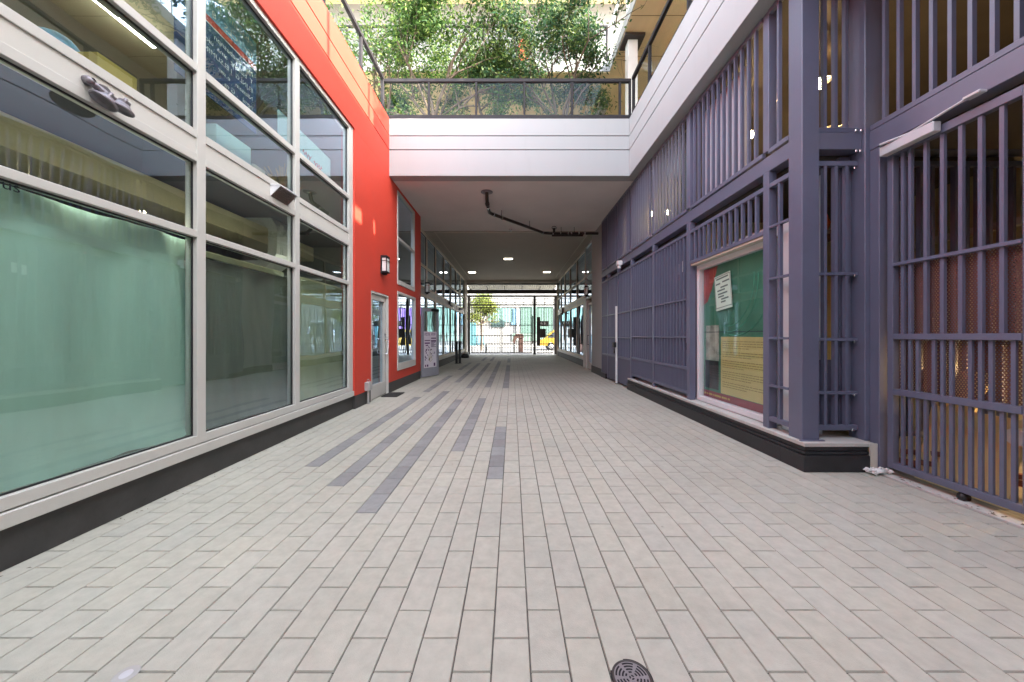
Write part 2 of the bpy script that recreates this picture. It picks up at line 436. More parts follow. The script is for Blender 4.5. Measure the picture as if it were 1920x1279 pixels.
gb = MB(); gb.box(XR-.19, XR-.012, -5.99, 7.915, 5.466, 5.486); gb.box(XR-.19, XR-.012, -5.99, 7.915, 5.780, 5.800)
part('wall_groove', gb, REDD, LB)
pl = MB(); pl.box(-3.05, -2.805, -6, 6.2, 0, .238, .004); pl.box(-3.02, -2.762, 6.2, 6.885, 0, .238, .004); pl.box(-3.02, -2.762, 7.905, 10.62, 0, .238, .004)
part('plinth', pl, BLACKP, LB)
part('unseen_light_blocker', MB().box(-3.0,3.42,-6.4,-6.21,0,8.0), mat('light_blocker_grey', (.26,.25,.24), .8), LB)  # added wall behind the camera, blocks sky light from camera-facing faces
# interior shell of the shop
sh = MB()
sh.box(-8.2, -8.0, -6, 10.6, 0, 6.1); sh.box(-8.0, -3.0, -6.2, -6.0, 0, 6.1); sh.box(-8.0, -3.02, 10.5, 10.62, 0, 4.88); sh.box(-8.0, -3.02, 6.4, 6.5, 0, 4.88)
part('inner_wall', sh, INTG, LB)
part('ground_floor', MB().box(-8.0, -3.05, -6, 10.5, -.05, .02), INTF, LB); part('floor_slab', MB().box(-8.0, -2.93, -6, 6.4, 2.90, 3.03), mat('dark_slab', (.05,.05,.05), .8), LB)
part('inner_ceiling', MB().box(-8.0, -2.97, -6, 10.5, 4.88, 4.92), INTC, LB)
part('roof', MB().box(-8.2, XR-.2, -6, 7.92, 6.0, 6.16), CONC, LB)
part('roof_beam', MB().box(-3.95, -3.55, -5.9, 6.3, 2.62, 2.86, .004), OLIVE, LB, 'olive painted ceiling beam behind the shop windows')

def window_bay(parent, xf, side, y0, y1, zs, rails, name='shop_window', d=.11, mull=.085, panes=True, pmat=None, fmat=None, spandrel=None, first=False):
    """storefront bay facing side*X: y0..y1 clear opening, mullion on its far side; rails are (z0,z1) heights between zs bottom/top"""
    fmat = fmat or ALU; pmat = pmat or GLASS
    X0, X1 = (xf-side*d, xf)
    fr = MB()
    fr.box(X0, X1, y1, y1+mull, zs[0], zs[1], .003)
    if first: fr.box(X0, X1, y0-mull, y0, zs[0], zs[1], .003)
    for z0, z1 in rails: fr.box(X0, X1, y0+.0005, y1-.0005, z0, z1, .003)
    # slim glazing beads
    zz = sorted(rails); f = part(name, fr, fmat, parent)
    for i in range(len(zz)-1):
        a, b = zz[i][1], zz[i+1][0]
        if b-a < .05: continue
        if spandrel and spandrel[0] <= (a+b)/2 <= spandrel[1]:
            part('spandrel_panel', MB().box(xf-side*.06, xf-side*.012, y0+.001, y1-.001, a+.001, b-.001, .002), SPAN, f); continue
        g0, g1 = xf-side*.049, xf-side*.036; e = .011
        gk = MB(); gk.box(g0, g1, y0+.001, y1-.001, a+.001, a+e).box(g0, g1, y0+.001, y1-.001, b-e, b-.001)
        gk.box(g0, g1, y0+.001, y0+e, a+e, b-e).box(g0, g1, y1-e, y1-.001, a+e, b-e)
        part('gasket', gk, BLACKM, f)
        part('pane', MB().box(xf-side*.056, xf-side*.050, y0+.002, y1-.002, a+.002, b-.002), pmat, f)
    return f
rails = [(.335,.41),(2.17,2.23),(2.84,2.91),(3.05,3.12),(3.64,3.71),(4.86,4.928)]
bays = [(-5.48,-4.15),(-4.065,-2.735),(-2.65,-1.32),(-1.235,.11),(.195,1.60),(1.69,3.12),(3.21,4.535),(4.63,6.03)]
for i, (a, b) in enumerate(bays):
    fr = window_bay(LB, XL, 1, a, b, (.335,4.928), rails, spandrel=(2.92,3.04), mull=(bays[i+1][0]-b if i < len(bays)-1 else .145), first=(i == 0))
part('window_sill', MB().box(-2.95, XL+.02, -6, 6.2, .24, .326, .004), ALU, LB)
# small red-wall windows and door
def framed(parent, name, xf, side, y0, y1, z0, z1, mids=(), b=.06, sill=.0, d=.1, fmat=None, pmat=None):
    fm = fmat or ALU
    fr = MB(); X0, X1 = xf-side*d, xf
    fr.box(X0, X1, y0, y0+b, z0, z1, .003); fr.box(X0, X1, y1-b, y1, z0, z1, .003)
    fr.box(X0, X1, y0+b, y1-b, z1-b, z1, .003); fr.box(X0, X1, y0+b, y1-b, z0, z0+b+sill, .003)
    for m in mids: fr.box(X0, X1, y0+b, y1-b, m-.03, m+.03, .003)
    f = part(name, fr, fm, parent)
    zz = [z0+b+sill] + [q for m in mids for q in (m-.03, m+.03)] + [z1-b]
    for i in range(0, len(zz), 2):
        part('pane', MB().box(xf-side*.056, xf-side*.05, y0+b+.001, y1-b-.001, zz[i]+.001, zz[i+1]-.001), pmat or GLASS, f)
    return f
framed(LB, 'window', -2.745, 1, 8.46, 9.96, 2.54, 4.79, mids=(3.66,), b=.05, sill=.06)
framed(LB, 'window', -2.745, 1, 8.46, 10.05, .45, 2.37, b=.06, sill=.11)
dr = framed(LB, 'door', -2.80, 1, 6.95, 7.84, .02, 2.14, b=.11, sill=.16, d=.05)
part('door_frame', MB().box(-2.93, -2.765, 6.895, 6.945, .0, 2.185, .003).box(-2.93, -2.765, 7.845, 7.895, 0, 2.185, .003).box(-2.93, -2.765, 6.945, 7.845, 2.145, 2.185, .003), ALU, LB)
hd = MB(); hd.tube([(-2.80,7.76,1.22),(-2.73,7.76,1.22),(-2.73,7.76,.90),(-2.80,7.76,.90)], .013, 8)
hd.box(-2.80,-2.785,7.735,7.785,1.17,1.34,.003)
part('handle', hd, CHROME, dr)

# ------------------------------------------------------------------ things on and in the red building
def cloth(y0, y1, z0, z1, x, seed, amp=.02, hem=.05):
    m = MB(); rs = random.Random(seed); ph = [rs.uniform(0, 6.3) for _ in range(6)]
    def fn(u, v):
        y = y0 + (y1-y0)*u; z = z0 + (z1-z0)*v
        w_ = y + .22*z*z*.5 + .08*math.sin(z*2.1); n = noise.noise(Vector((w_*2.6, z*.45, seed)))*amp*2.6 + noise.noise(Vector((w_*7, z*.6, seed+5)))*amp*1.1 + noise.noise(Vector((y*14, z*11, seed+9)))*amp*.18
        f = math.sin(y*9+ph[0]+.8*math.sin(z*1.7+ph[1]))*amp*.35*(1-.5*v)
        e = max(0, 1-v*9); n += e*e*(hem + noise.noise(Vector((y*8, seed, 1)))*.03)
        zz = z + (noise.noise(Vector((y*5, seed, 3)))*.006)*(1-v)
        # the lower far corner is gathered upward a little
        g = max(0, (u-.93)/.07)*max(0, 1-v*5); zz += g*.05 - .02*(1-v)
        return (x + n + f, y, zz)
    m.grid(fn, 90, 70); return m
single('curtain', cloth(1.62, 3.19, .425, 2.165, -2.945, 2, .024, .035), MINT, 'mint green sheet hung behind the nearest lower shop window', 'curtain', 'sheets hung behind the shop windows')
single('curtain', cloth(3.2, 4.60, .425, 2.04, -2.945, 5, .022, .03), DGREEN, 'dark grey green sheet hung behind the middle lower shop window', 'curtain', 'sheets hung behind the shop windows')
single('curtain', cloth(4.64, 6.10, .425, 2.12, -2.945, 9, .022, .03), PGREEN, 'pale yellow green sheet hung behind the lower shop window next to the red wall', 'curtain', 'sheets hung behind the shop windows')
single('curtain', cloth(.2, 1.6, .425, 2.165, -2.945, 14, .02, .035), MINT, 'mint green sheet behind the shop window at the left picture edge', 'curtain', 'sheets hung behind the shop windows')
single('curtain_rail', MB().box(-2.96,-2.935,3.23,4.53,2.05,2.11,.004), PGREEN, 'pale curtain rail above the dark grey green sheet', 'curtain rail')
tx = MB(); put_text(tx, 'eous', .082, (-2.838, 1.862, 2.120), (0,1,0), (0,0,1), 1.1)
single('window_lettering', tx, INK, 'dark blue letters ending in ous on the glass above the mint sheet', 'lettering')
# duct
dp = MB()
def rrect_path(path, hw, hd):
    pass
pth = [(-4.6,4.95,2.86),(-3.62,4.95,2.86)] + [(-3.62+.22*math.sin(a), 4.95, 2.64+.22*math.cos(a)) for a in [R(q) for q in (20,45,70,90)]] + \
      [(-3.40,4.95,2.50)] + [(-3.62+.22*math.cos(a), 4.95, 2.42-.22*math.sin(a)) for a in [R(q) for q in (15,40,65,90)]] + [(-4.6,4.95,2.20)]
pth = [Vector((p[0]+.15, p[1], p[2]+.06)) for p in pth]
vs0 = []; fs0 = []
for i, p in enumerate(pth):
    t = (pth[min(i+1,len(pth)-1)]-pth[max(i-1,0)]).normalized(); nrm = Vector((t.z,0,-t.x))
    for (a, b) in ((-.06,-.17),(.06,-.17),(.06,.17),(-.06,.17)): vs0.append(p + nrm*a + Vector((0,b,0)))
for i in range(len(pth)-1):
    for k in range(4): fs0.append((i*4+k, i*4+(k+1)%4, (i+1)*4+(k+1)%4, (i+1)*4+k))
dp.add(vs0, fs0)
for z in (2.46,2.62,2.80):  # seams
    dp.box(-3.36+.045, -3.36+.095, 4.77, 5.13, z, z+.012)
for y in (4.855,4.895): dp.box(-3.20, -3.183, y, y+.012, 2.42, 2.82)
single('air_duct', dp, GALV, 'silver bent air duct behind the middle shop window', 'air duct')
# fluorescent fixtures in the upper shop
fl = thing('ceiling_light', 'long white fluorescent light on the shop ceiling, the bright one', 'ceiling light', (-4.3,3.75,4.80), 'fluorescent lights in the shop')
part('housing', MB().box(-4.40,-4.20,3.2,4.3,4.83,4.878,.004), GREYM, fl); part('tube', MB().box(-4.37,-4.23,3.22,4.28,4.79,4.829,.006), FLUOR, fl)
for k, (x, y) in enumerate(((-6.2,2.2),(-6.4,5.2),(-4.6,.3))):
    dup(fl, (x, y, 4.80), ('fluorescent light deep in the upper shop', 'fluorescent light at the back of the upper shop near the red wall', 'fluorescent light nearest the camera in the upper shop')[k])
single('hidden_fill_strip', MB().box(-2.955,-2.915,-4,6.0,2.236,2.262,.003), emit_mat('fill_strip_glow', (1,.92,.75), .8), 'added fill strip hidden behind the shop window rail', 'strip light')  # added light, out of sight, brightens the olive beam
# banner
bn = thing('banner', 'navy and sky blue banner with white lettering and a red stripe', 'banner', (-3.06,3.7,3.72))
part('print', MB().box(-3.075,-3.065,3.2,4.22,3.715,4.45), NAVY, bn)
part('upper_print', MB().box(-3.075,-3.065,3.2,4.22,4.53,4.80), SKYB, bn)
part('stripe', MB().box(-3.075,-3.064,3.2,4.22,4.462,4.529), REDP, bn)
lt = MB(); lt.box(-3.074,-3.0635,3.2,4.22,4.4505,4.4615)
for body, s, z in (('ebalum   loclinc', .105, 4.70),('Gr   CLS   8', .10, 4.56),('Ma   epebasnpn', .075, 4.35),('T  babong  ama  uic  (nuo', .07, 4.26),
                   ('ELJNLG  I ELSUMINO', .07, 4.16),('Nlinsam   e.snr', .07, 4.06),('ogml   . G m', .07, 3.96),('conl   . nu', .06, 3.87),('mo  . c', .06, 3.79)):
    ln_ = MB(); put_text(ln_, body, s, (-3.0625, 4.16, z), (0,-1,0), (0,0,1), 1.15); part('lettering', ln_, WHT, bn)
part('white_line', lt, WHT, bn)
pb = thing('banner', 'pale blue banner with pink writing behind the shop window next to the red wall', 'banner', (-3.1,5.4,3.85))
part('print', MB().box(-3.105,-3.095,4.66,6.0,3.86,4.30), mat('pale_blue_print', (.50,.74,.80), .6), pb)
lt = MB()
for q_, (ya, za) in enumerate(((5.2,4.02),(5.5,4.0))):
    lt.tube([(-3.092, ya+.02*i, za+.035*math.sin(i*1.9+q_)) for i in range(12)], .008, 5); part('pink_scrawl', lt, mat('pink_print', (.7,.2,.25), .6), pb)
cb = MB(); cb.box(-3.75,-3.3,2.8,3.1,3.031,3.56,.004)
single('cardboard_box', cb, mat('yellow_cardboard', (.50,.36,.10), .8, var=.1), 'yellow cardboard box standing behind the upper shop window', 'box')
single('box', MB().box(-3.5,-3.15,3.75,4.25,3.031,3.56,.004), mat('pale_blue_box', (.55,.78,.82), .6), 'pale blue box standing below the navy banner', 'box')
single('box', MB().box(-3.4,-3.15,4.3,4.5,3.031,3.40,.004), mat('cream_box', (.70,.66,.52), .7), 'cream box between the pale blue box and the window mullion', 'box')
dg_ = thing('dried_grass', 'bunch of dried grass in a pot behind the shop window', 'plant', (-3.3,5.05,3.03))
part('pot', MB().lathe([(0,0),(.09,0),(.12,.22),(.10,.22),(.09,.05)], (-3.3,5.05,3.031), 14), BRICKR, dg_)
ds = MB(); rs = random.Random(5)
for _ in range(90):
    a = rs.uniform(0, 6.28); q = rs.uniform(.08,.26); h = rs.uniform(.25,.5)
    ds.tube([(-3.3,5.05,3.2),(-3.3+math.cos(a)*q*.4,5.05+math.sin(a)*q*.4,3.2+h*.6),(-3.3+math.cos(a)*q,5.05+math.sin(a)*q,3.2+h)], [.004,.004,.008], 4)
part('stems', ds, mat('straw', (.45,.32,.13), .8), dg_, kind='stuff')
# shelving and desk hints deep in the shop
sv = MB()
for z in (3.03,3.5,3.97,4.4): sv.box(-6.9,-6.5,-.5,6.0,z,z+.03)
for y in (-.5,1.1,2.7,4.3,5.97): sv.box(-6.9,-6.5,y,y+.03,3.031,4.45)
single('shelf_unit', sv, mat('shelf_grey', (.3,.3,.28), .6), 'long grey shelf unit deep inside the upper shop', 'shelf')
# column and window-blue drum upstairs
cl = MB().lathe([(.13,0),(.13,1.84)], (-3.55,1.98,3.031), 20); single('interior_column', cl, mat('pale_column', (.5,.5,.46), .5), 'pale round column behind the top left shop window', 'column')
single('blue_ball', MB().lathe([(.001,-.16)]+[(.16*math.sin(R(a)),-.16*math.cos(R(a))) for a in range(20,180,20)]+[(.001,.16)], (-3.9,3.0,3.72), 16), mat('blue_paper', (.08,.28,.5), .7), 'blue paper lantern hanging in the upper shop', 'lantern')
tb = MB(); tb.tube([(-3.3,2.15,3.98),(-3.3,2.95,3.98)], .02, 8); tb.tube([(-3.3,2.2,4.12),(-3.3,2.85,4.12)], .014, 8)
for y in (2.25,2.8): tb.tube([(-3.3,y,3.98),(-3.3,y,4.86)], .006, 6)
single('track_light', tb, ALUW, 'white hanging track rail behind the top left shop window', 'light track')

# cast twin-head fixture on the spandrel
fx = thing('flood_light', 'grey cast metal twin head light on the pale strip between shop windows', 'light', (-2.79,2.45,2.98))
bd = MB()
bd.lathe([(0,0),(.03,0),(.03,.02),(.016,.025),(.016,.05)], (-2.80,2.315,2.975), 14, 'x')
bd.lathe([(0,-.018),(.018,-.018),(.022,0),(.018,.02),(0,.022)], (-2.745,2.285,2.955), 14, 'y')
bd.tube([(-2.755,2.28,2.955),(-2.745,2.33,2.945),(-2.735,2.37,2.915)], [.016,.022,.03], 10)
bd.prism([(2.33,2.965),(2.37,2.975),(2.41,2.94),(2.45,2.93),(2.47,2.90),(2.40,2.88),(2.34,2.89)], 'x', -2.775, -2.725)
part('bracket', bd, CASTA, fx)
for (yc, zc, xc, tl, tx_) in ((2.345,2.865,-2.715,14,-24),(2.43,2.872,-2.700,16,-12)):
    h = MB(); h.M = Matrix.Translation((xc,yc,zc)) @ Matrix.Rotation(R(tl),4,'Y') @ Matrix.Rotation(R(tx_),4,'X')
    h.lathe([(.001,.036),(.034,.034),(.046,.020),(.058,.006),(.070,.002),(.074,-.008),(.070,-.014),(.060,-.014),(.056,-.006),(.03,-.004),(.001,-.004)], (0,0,0), 28)
    hh = part('lamp_head', h, CASTA, fx)
    h2 = MB(); h2.M = h.M; h2.box(-.03,.026,-.02,.024,.030,.062,.006); h2.lathe([(.012,.062),(.012,.075),(0,.076)], (0,0,0), 10)
    part('cap', h2, CASTA, hh)
# vent hood
vt = thing('vent_hood', 'pale louvred vent hood on the strip above the duct', 'vent', (-2.79,4.23,2.98))
hv = MB(); hv.prism([(-2.80,3.045),(-2.68,3.035),(-2.80,2.915)], 'y', 4.075, 4.083); hv.prism([(-2.80,3.045),(-2.68,3.035),(-2.80,2.915)], 'y', 4.387, 4.395)
hv.box(-2.80,-2.675,4.07,4.40,3.036,3.048)
part('hood', hv, ALUW, vt)
lv = MB()
for i in range(7): lv.box(-2.796+i*.016, -2.788+i*.016, 4.084, 4.386, 2.918+i*.0165, 2.932+i*.0165)
for k in range(5): lv.prism([(-2.80,2.935),(-2.80,2.922),(-2.692,3.028),(-2.70,3.03)], 'y', 4.12+k*.057, 4.128+k*.057)
part('louvre', lv, mat('brown_louvre', (.15,.11,.095), .5), vt)

def wall_lamp(name, label, x, y, z, side, group):
    t = thing(name, label, 'wall lamp', (x, y, z), group)
    s = side
    part('back_plate', MB().box(x, x+s*.02, y-.08, y+.08, z-.19, z+.19, .004), DARKM, t)
    bxm = MB(); bxm.box(x+s*.02, x+s*.14, y-.10, y+.10, z+.14, z+.19, .006); bxm.box(x+s*.02, x+s*.14, y-.10, y+.10, z-.17, z-.14, .004)
    bxm.box(x+s*.02, x+s*.10, y-.06, y+.06, z-.21, z-.171, .01)
    for yy in (-.098,.084): 
        for xx in (.026,.124): bxm.box(x+s*xx, x+s*(xx+.014), y+yy, y+yy+.014, z-.139, z+.139)
    bxm.box(x+s*.022, x+s*.139, y-.0995, y+.0995, z+.075, z+.083)
    part('cage', bxm, RAILM, t)
    part('shade', MB().box(x+s*.03, x+s*.13, y-.09, y+.09, z-.138, z+.138, .004), FROST, t)
    return t
wall_lamp('wall_lamp', 'dark framed wall lamp with frosted glass on the red wall', -2.76, 7.46, 2.79, 1, 'wall lamps in the passage')
wall_lamp('wall_lamp', 'dark framed wall lamp above the poster covered open door', -2.98, 12.1, 2.93, 1, 'wall lamps in the passage')
wall_lamp('wall_lamp', 'dark framed wall lamp beside the white pier on the right of the passage', 2.93, 13.55, 3.0, -1, 'wall lamps in the passage')
# outlet box and conduit
ob = thing('outlet_box', 'grey weatherproof outlet box on a short pipe beside the glass door', 'outlet box', (-2.72,6.66,0))
part('box', MB().box(-2.759,-2.68,6.58,6.74,.26,.42,.006).box(-2.68,-2.665,6.60,6.72,.275,.405,.004), GREYM, ob)
part('conduit', MB().tube([(-2.72,6.66,.0),(-2.72,6.66,.26)], .022, 10), GREYM, ob)
part('bracket', MB().tube([(-2.75,6.66,.42),(-2.73,6.66,.47),(-2.70,6.70,.44)], .006, 6), CHROME, ob)
mt = MB()
mt.box(-2.80+.04,-2.42,7.40,7.96,.002,.006)
for i in range(27): mt.box(-2.755,-2.425,7.41+i*.02,7.418+i*.02,.0065,.02)
single('door_mat', mt, mat('mat_rubber', (.05,.048,.045), .85, var=.2), 'dark ribbed mat lying outside the glass door in the red wall', 'door mat')

# ------------------------------------------------------------------ passage building
PB = thing('passage_building', 'white building spanning the alley over a long covered passage', 'building', (0, 16, 0))
fa = MB()
for z0, z1 in ((4.89,5.467),(5.485,5.781),(5.799,6.18)): fa.box(-3.2, 2.64, 7.92, 8.2, z0, z1, .004)
part('fascia', fa, WHITE, PB)
part('fascia_groove', MB().box(-3.19, 2.635, 7.935, 8.19, 5.466, 5.486).box(-3.19, 2.635, 7.935, 8.19, 5.780, 5.800), WHITEG, PB)
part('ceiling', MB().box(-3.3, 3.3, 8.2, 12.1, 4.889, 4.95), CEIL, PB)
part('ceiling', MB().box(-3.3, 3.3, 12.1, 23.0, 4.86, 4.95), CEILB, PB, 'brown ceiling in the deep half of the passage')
tr = MB()
for x in (-2.66, 2.66): tr.box(x-.012, x+.012, 12.14, 22.6, 4.845, 4.859)
tr.box(-2.672, 2.672, 12.101, 12.125, 4.84, 4.859)
part('ceiling_trim', tr, CREAM, PB)
part('deck', MB().box(-9, 9.2, 8.2, 24, 4.95, 6.15), mat('pale_deck', (.62,.58,.50), .8), PB)
part('end_beam', MB().box(-3.1, 3.1, 22.7, 23.0, 4.70, 4.858), CREAM, PB)
part('lintel', MB().box(-3.1, 3.1, 23.0, 23.25, 4.62, 4.95, .005).box(-3.1, 3.1, 23.3, 23.5, 4.08, 4.33, .005), DARKM, PB)
# left storefront of the passage
lrails = [(.36,.45),(2.62,2.70),(2.90,2.97),(3.63,3.71),(4.76,4.858)]
edges = [10.72,12.45,13.9,15.6,17.35,19.0,20.6,22.3]
for i in range(len(edges)-1):
    window_bay(PB, -3.0, 1, edges[i]+.06, edges[i+1]-.0, (.36,4.858), lrails, mull=.06, spandrel=(2.71,2.89), first=(i == 0), fmat=PFR)
part('window_sill', MB().box(-3.1,-2.97,12.4,22.3,.28,.355,.004), ALU, PB)
part('plinth', MB().box(-3.2,-3.0,12.4,22.4,0,.278), BLACKP, PB); part('plinth', MB().box(3.0,3.2,14.3,23.2,0,.278), BLACKP, PB)
part('inner_wall', MB().box(-8.2,-8.0,10.7,23,0,4.86).box(8.0,8.2,11.4,23,0,4.86).box(-8,-3.1,22.9,23,0,4.86).box(3.1,8,22.9,23,0,4.86).box(3.1,8,11.4,11.5,0,4.86), INTW, PB)
part('inner_floor', MB().box(-8,-3.1,10.7,22.9,-.05,.03).box(3.1,8,11.5,22.9,-.05,.03), INTF, PB)
part('end_pier', MB().box(-3.3,-2.96,22.37,23.3,0,4.86).box(2.96,3.3,23.25,23.3,0,4.86), CREAM, PB)
redges = [14.35,16.35,18.3,20.1,21.7,23.15]
for i in range(len(redges)-1):
    window_bay(PB, 3.0, -1, redges[i]+.06, redges[i+1], (.36,4.858), lrails, mull=.06, spandrel=(2.71,2.89), first=(i == 0), fmat=PFR)
part('window_sill', MB().box(2.97,3.1,14.3,23.2,.28,.355,.004), ALU, PB)
part('pier', MB().box(2.84,3.25,11.16,12.55,.24,4.86,.004), WHITE, PB)
part('pier_base', MB().box(2.83,3.26,11.15,12.56,0,.24), BLACKP, PB)
d2 = framed(PB, 'door', 2.95, -1, 12.62, 13.75, .02, 2.55, b=.10, sill=.14, d=.06)
hd = MB().tube([(2.95,13.5,1.3),(2.89,13.5,1.3),(2.89,13.5,.95),(2.95,13.5,.95)], .012, 8); part('handle', hd, DARKM, d2)
framed(PB, 'window', 2.95, -1, 12.62, 14.3, 2.72, 4.85, mids=(3.66,), b=.06, d=.06)
part('door_jamb', MB().box(2.89,3.05,13.8,14.3,0,2.7,.003), ALU, PB)
part('mail_slot', MB().box(2.94,2.985,21.0,21.35,1.0,2.0,.004), BLACKM, PB)
# open door with poster
OD = thing('open_door', 'grey framed glass door propped open with a purple map poster on it', 'door', (-2.76,10.7,0))
ang = math.atan2(.74,.33)
MD = Matrix.Translation((-2.76,10.72,0)) @ Matrix.Rotation(ang,4,'Z')   # local +x along the leaf
def dm():
    m = MB(); m.M = MD; return m
W = .86
m = dm(); m.box(0,.1,-.022,.022,.02,2.16,.003); m.box(W-.1,W,-.022,.022,.02,2.16,.003); m.box(.1,W-.1,-.022,.022,2.05,2.16,.003); m.box(.1,W-.1,-.022,.022,.02,.28,.003)
part('door_leaf', m, mat('grey_door_paint', (.30,.30,.34), .45), OD)
m = dm(); m.box(.101,W-.101,-.004,.004,.281,2.049); part('pane', m, GLASS, OD)
m = dm(); m.tube([(W-.05,-.022,1.15),(W-.05,-.07,1.15),(W-.05,-.07,.9),(W-.05,-.022,.9)], .01, 8); part('handle', m, CHROME, OD)
m = dm(); m.box(.45,.8,-.09,-.023,2.06,2.14,.01); part('closer', m, BLACKM, OD)
m = dm(); m.box(.115,W-.115,-.0125,-.0055,.29,1.42); PO = part('poster', m, mat('poster_paper', (.72,.66,.72), .6, var=.03), OD)
m = dm(); rp = random.Random(8); u0, u1 = .13, W-.13
def pr(m, a, b, c, d): m.box(u0+(u1-u0)*a, u0+(u1-u0)*b, -.0142, -.0128, .29+1.13*c, .29+1.13*d)
pr(m,.02,.48,.74,.765); pr(m,.55,.98,.80,.83); pr(m,.55,.98,.72,.76); pr(m,.05,.13,.03,.09); pr(m,.2,.32,.03,.09); pr(m,.78,.92,.03,.12)
for k in range(7): pr(m,.55,.98-.3*(k%3)/3,.70-.022*k,.712-.022*k)
for k in range(26):
    a, c = rp.uniform(.03,.88), rp.uniform(.14,.62)
    if a > .5 and c > .5: continue
    pr(m, a, a+rp.uniform(.03,.11), c, c+rp.uniform(.015,.05))
part('map_print', m, mat('purple_ink', (.10,.035,.12), .7), PO)
m = dm(); m2 = MB(); m2.M = MD
def gl(a, c, pat):
    for k, ch in enumerate(pat):
        r_, q_ = divmod(k, 3)
        if ch == '1': pr(m2, a+q_*.03, a+q_*.03+.024, c+.05-r_*.02, c+.066-r_*.02)
for a_, pt in ((.03,'111101110101'),(.15,'111110100111'),(.27,'111101110101'),(.39,'111100110111'),(.57,'111101111101'),(.69,'101111101101'),(.83,'111101111100')): gl(a_, .90, pt)
pr(m2,.02,.45,.66,.70); pr(m2,.1,.3,.60,.63)
part('poster_lettering', m2, mat('purple_letter', (.16,.06,.18), .7), PO)
m = dm()
for k in range(5):
    a = rp.uniform(.1,.5); c = rp.uniform(.2,.5)
    m.tube([(u0+.5*a,-.0135,.35+c),(u0+.5*a+.1,-.0135,.43+c),(u0+.5*a+.16,-.0135,.33+c),(u0+.5*a+.05,-.0135,.27+c),(u0+.5*a,-.0135,.35+c)], .004, 4)
part('route_line', m, mat('olive_ink', (.35,.32,.12), .7), PO)

# ceiling lights in the passage
pl_ = thing('ceiling_panel_light', 'lit square ceiling light in the middle of the passage', 'ceiling light', (-.17,16.3,4.86), 'square lights in the passage ceiling')
part('trim', MB().box(-.39,.05,16.17,16.43,4.845,4.859,.003), CREAM, pl_); part('diffuser', MB().box(-.36,.02,16.2,16.4,4.835,4.844), PANELL, pl_)
dup(pl_, (-2.25,19.8,4.86), 'lit square ceiling light deep in the passage near the left windows')
dup(pl_, (1.95,19.7,4.86), 'lit square ceiling light deep in the passage near the right windows')
# sprinkler pipe
SP = thing('sprinkler_pipe', 'dark brown sprinkler pipe with valves hung under the passage ceiling', 'pipe', (-.63,8.8,4.6))
r = .045; zp = 4.66
part('pipe', MB().tube([(-.63,8.8,4.885),(-.63,8.85,4.74),(-.63,8.95,zp),(-.62,9.62,zp),(-.55,9.74,zp),(1.05,11.55,zp)], r, 12), PIPE, SP)
part('branch_pipe', MB().tube([(1.05,11.55,zp),(1.25,11.6,zp),(2.84,11.6,zp)], r, 12).tube([(1.3,11.52,zp-.09),(2.3,11.52,zp-.09),(2.35,11.6,zp)], .035, 10), PIPE, SP)
part('flange', MB().lathe([(0,0),(.15,0),(.15,-.012),(.05,-.02),(.0,-.02)], (-.63,8.8,4.888), 22), CASTA, SP)
for (x, y) in ((-.63,9.0),(-.63,9.2),(-.50,9.8),(-.28,10.05),(1.0,11.5)): part('coupling', MB().lathe([(.05,-.03),(.058,-.03),(.058,.03),(.05,.03)], (x,y,zp), 14, 'y' if x < -.6 else 'x'), CHROME if y != 9.0 else DARKM, SP)
for x in (1.35,1.6,1.85,1.95,2.2,2.4): part('coupling', MB().lathe([(.045,-.02),(.057,-.02),(.057,.02),(.045,.02)], (x,11.6,zp), 14, 'x'), CHROME, SP)
vv = MB().tube([(1.38,11.55,zp),(1.38,11.55,zp+.16)], .04, 10); 
ring = [(1.38+.07*math.cos(a),11.55,zp+.17+.05*math.sin(a)) for a in [2*math.pi*i/14 for i in range(15)]]
vv.tube(ring, .012, 6); part('valve', vv, PIPE, SP)
for (x, y) in ((-.30,10.02),(.55,10.98),(1.62,11.6),(2.05,11.6)): part('hanger_rod', MB().tube([(x,y,zp+.03),(x,y,4.87)], .008, 6).box(x-.012,x+.012,y-.06,y+.06,zp+.046,zp+.056), DARKM, SP)
single('ceiling_sprinkler', MB().lathe([(0,0),(.06,0),(.05,-.02),(.02,-.03),(.02,-.07),(.035,-.075),(0,-.08)], (-.05,11.9,4.889), 12), CHROME, 'small round sprinkler head on the passage ceiling edge', 'sprinkler')
cm = MB(); cm.box(-2.999,-2.90,16.6,16.85,2.76,2.92,.01); cm.tube([(-2.95,16.72,2.76),(-2.90,16.72,2.70),(-2.84,16.66,2.69)], .03, 10)
single('security_camera', cm, DARKM, 'dark security camera on the pale band of the left passage windows', 'camera')
cm = MB(); cm.box(-2.999,-2.93,19.9,20.05,2.75,2.85,.01); cm.tube([(-2.94,19.97,2.80),(-2.78,19.9,2.80)], .04, 10)
single('security_camera', cm, DARKM, 'small dark security camera near the street end of the left passage windows', 'camera')
cm = MB(); cm.box(2.9,2.999,20.4,20.65,2.5,2.9,.01); cm.tube([(2.93,20.5,2.6),(2.80,20.4,2.55)], .03, 8)
single('security_camera', cm, DARKM, 'dark box camera on the right passage windows', 'camera')
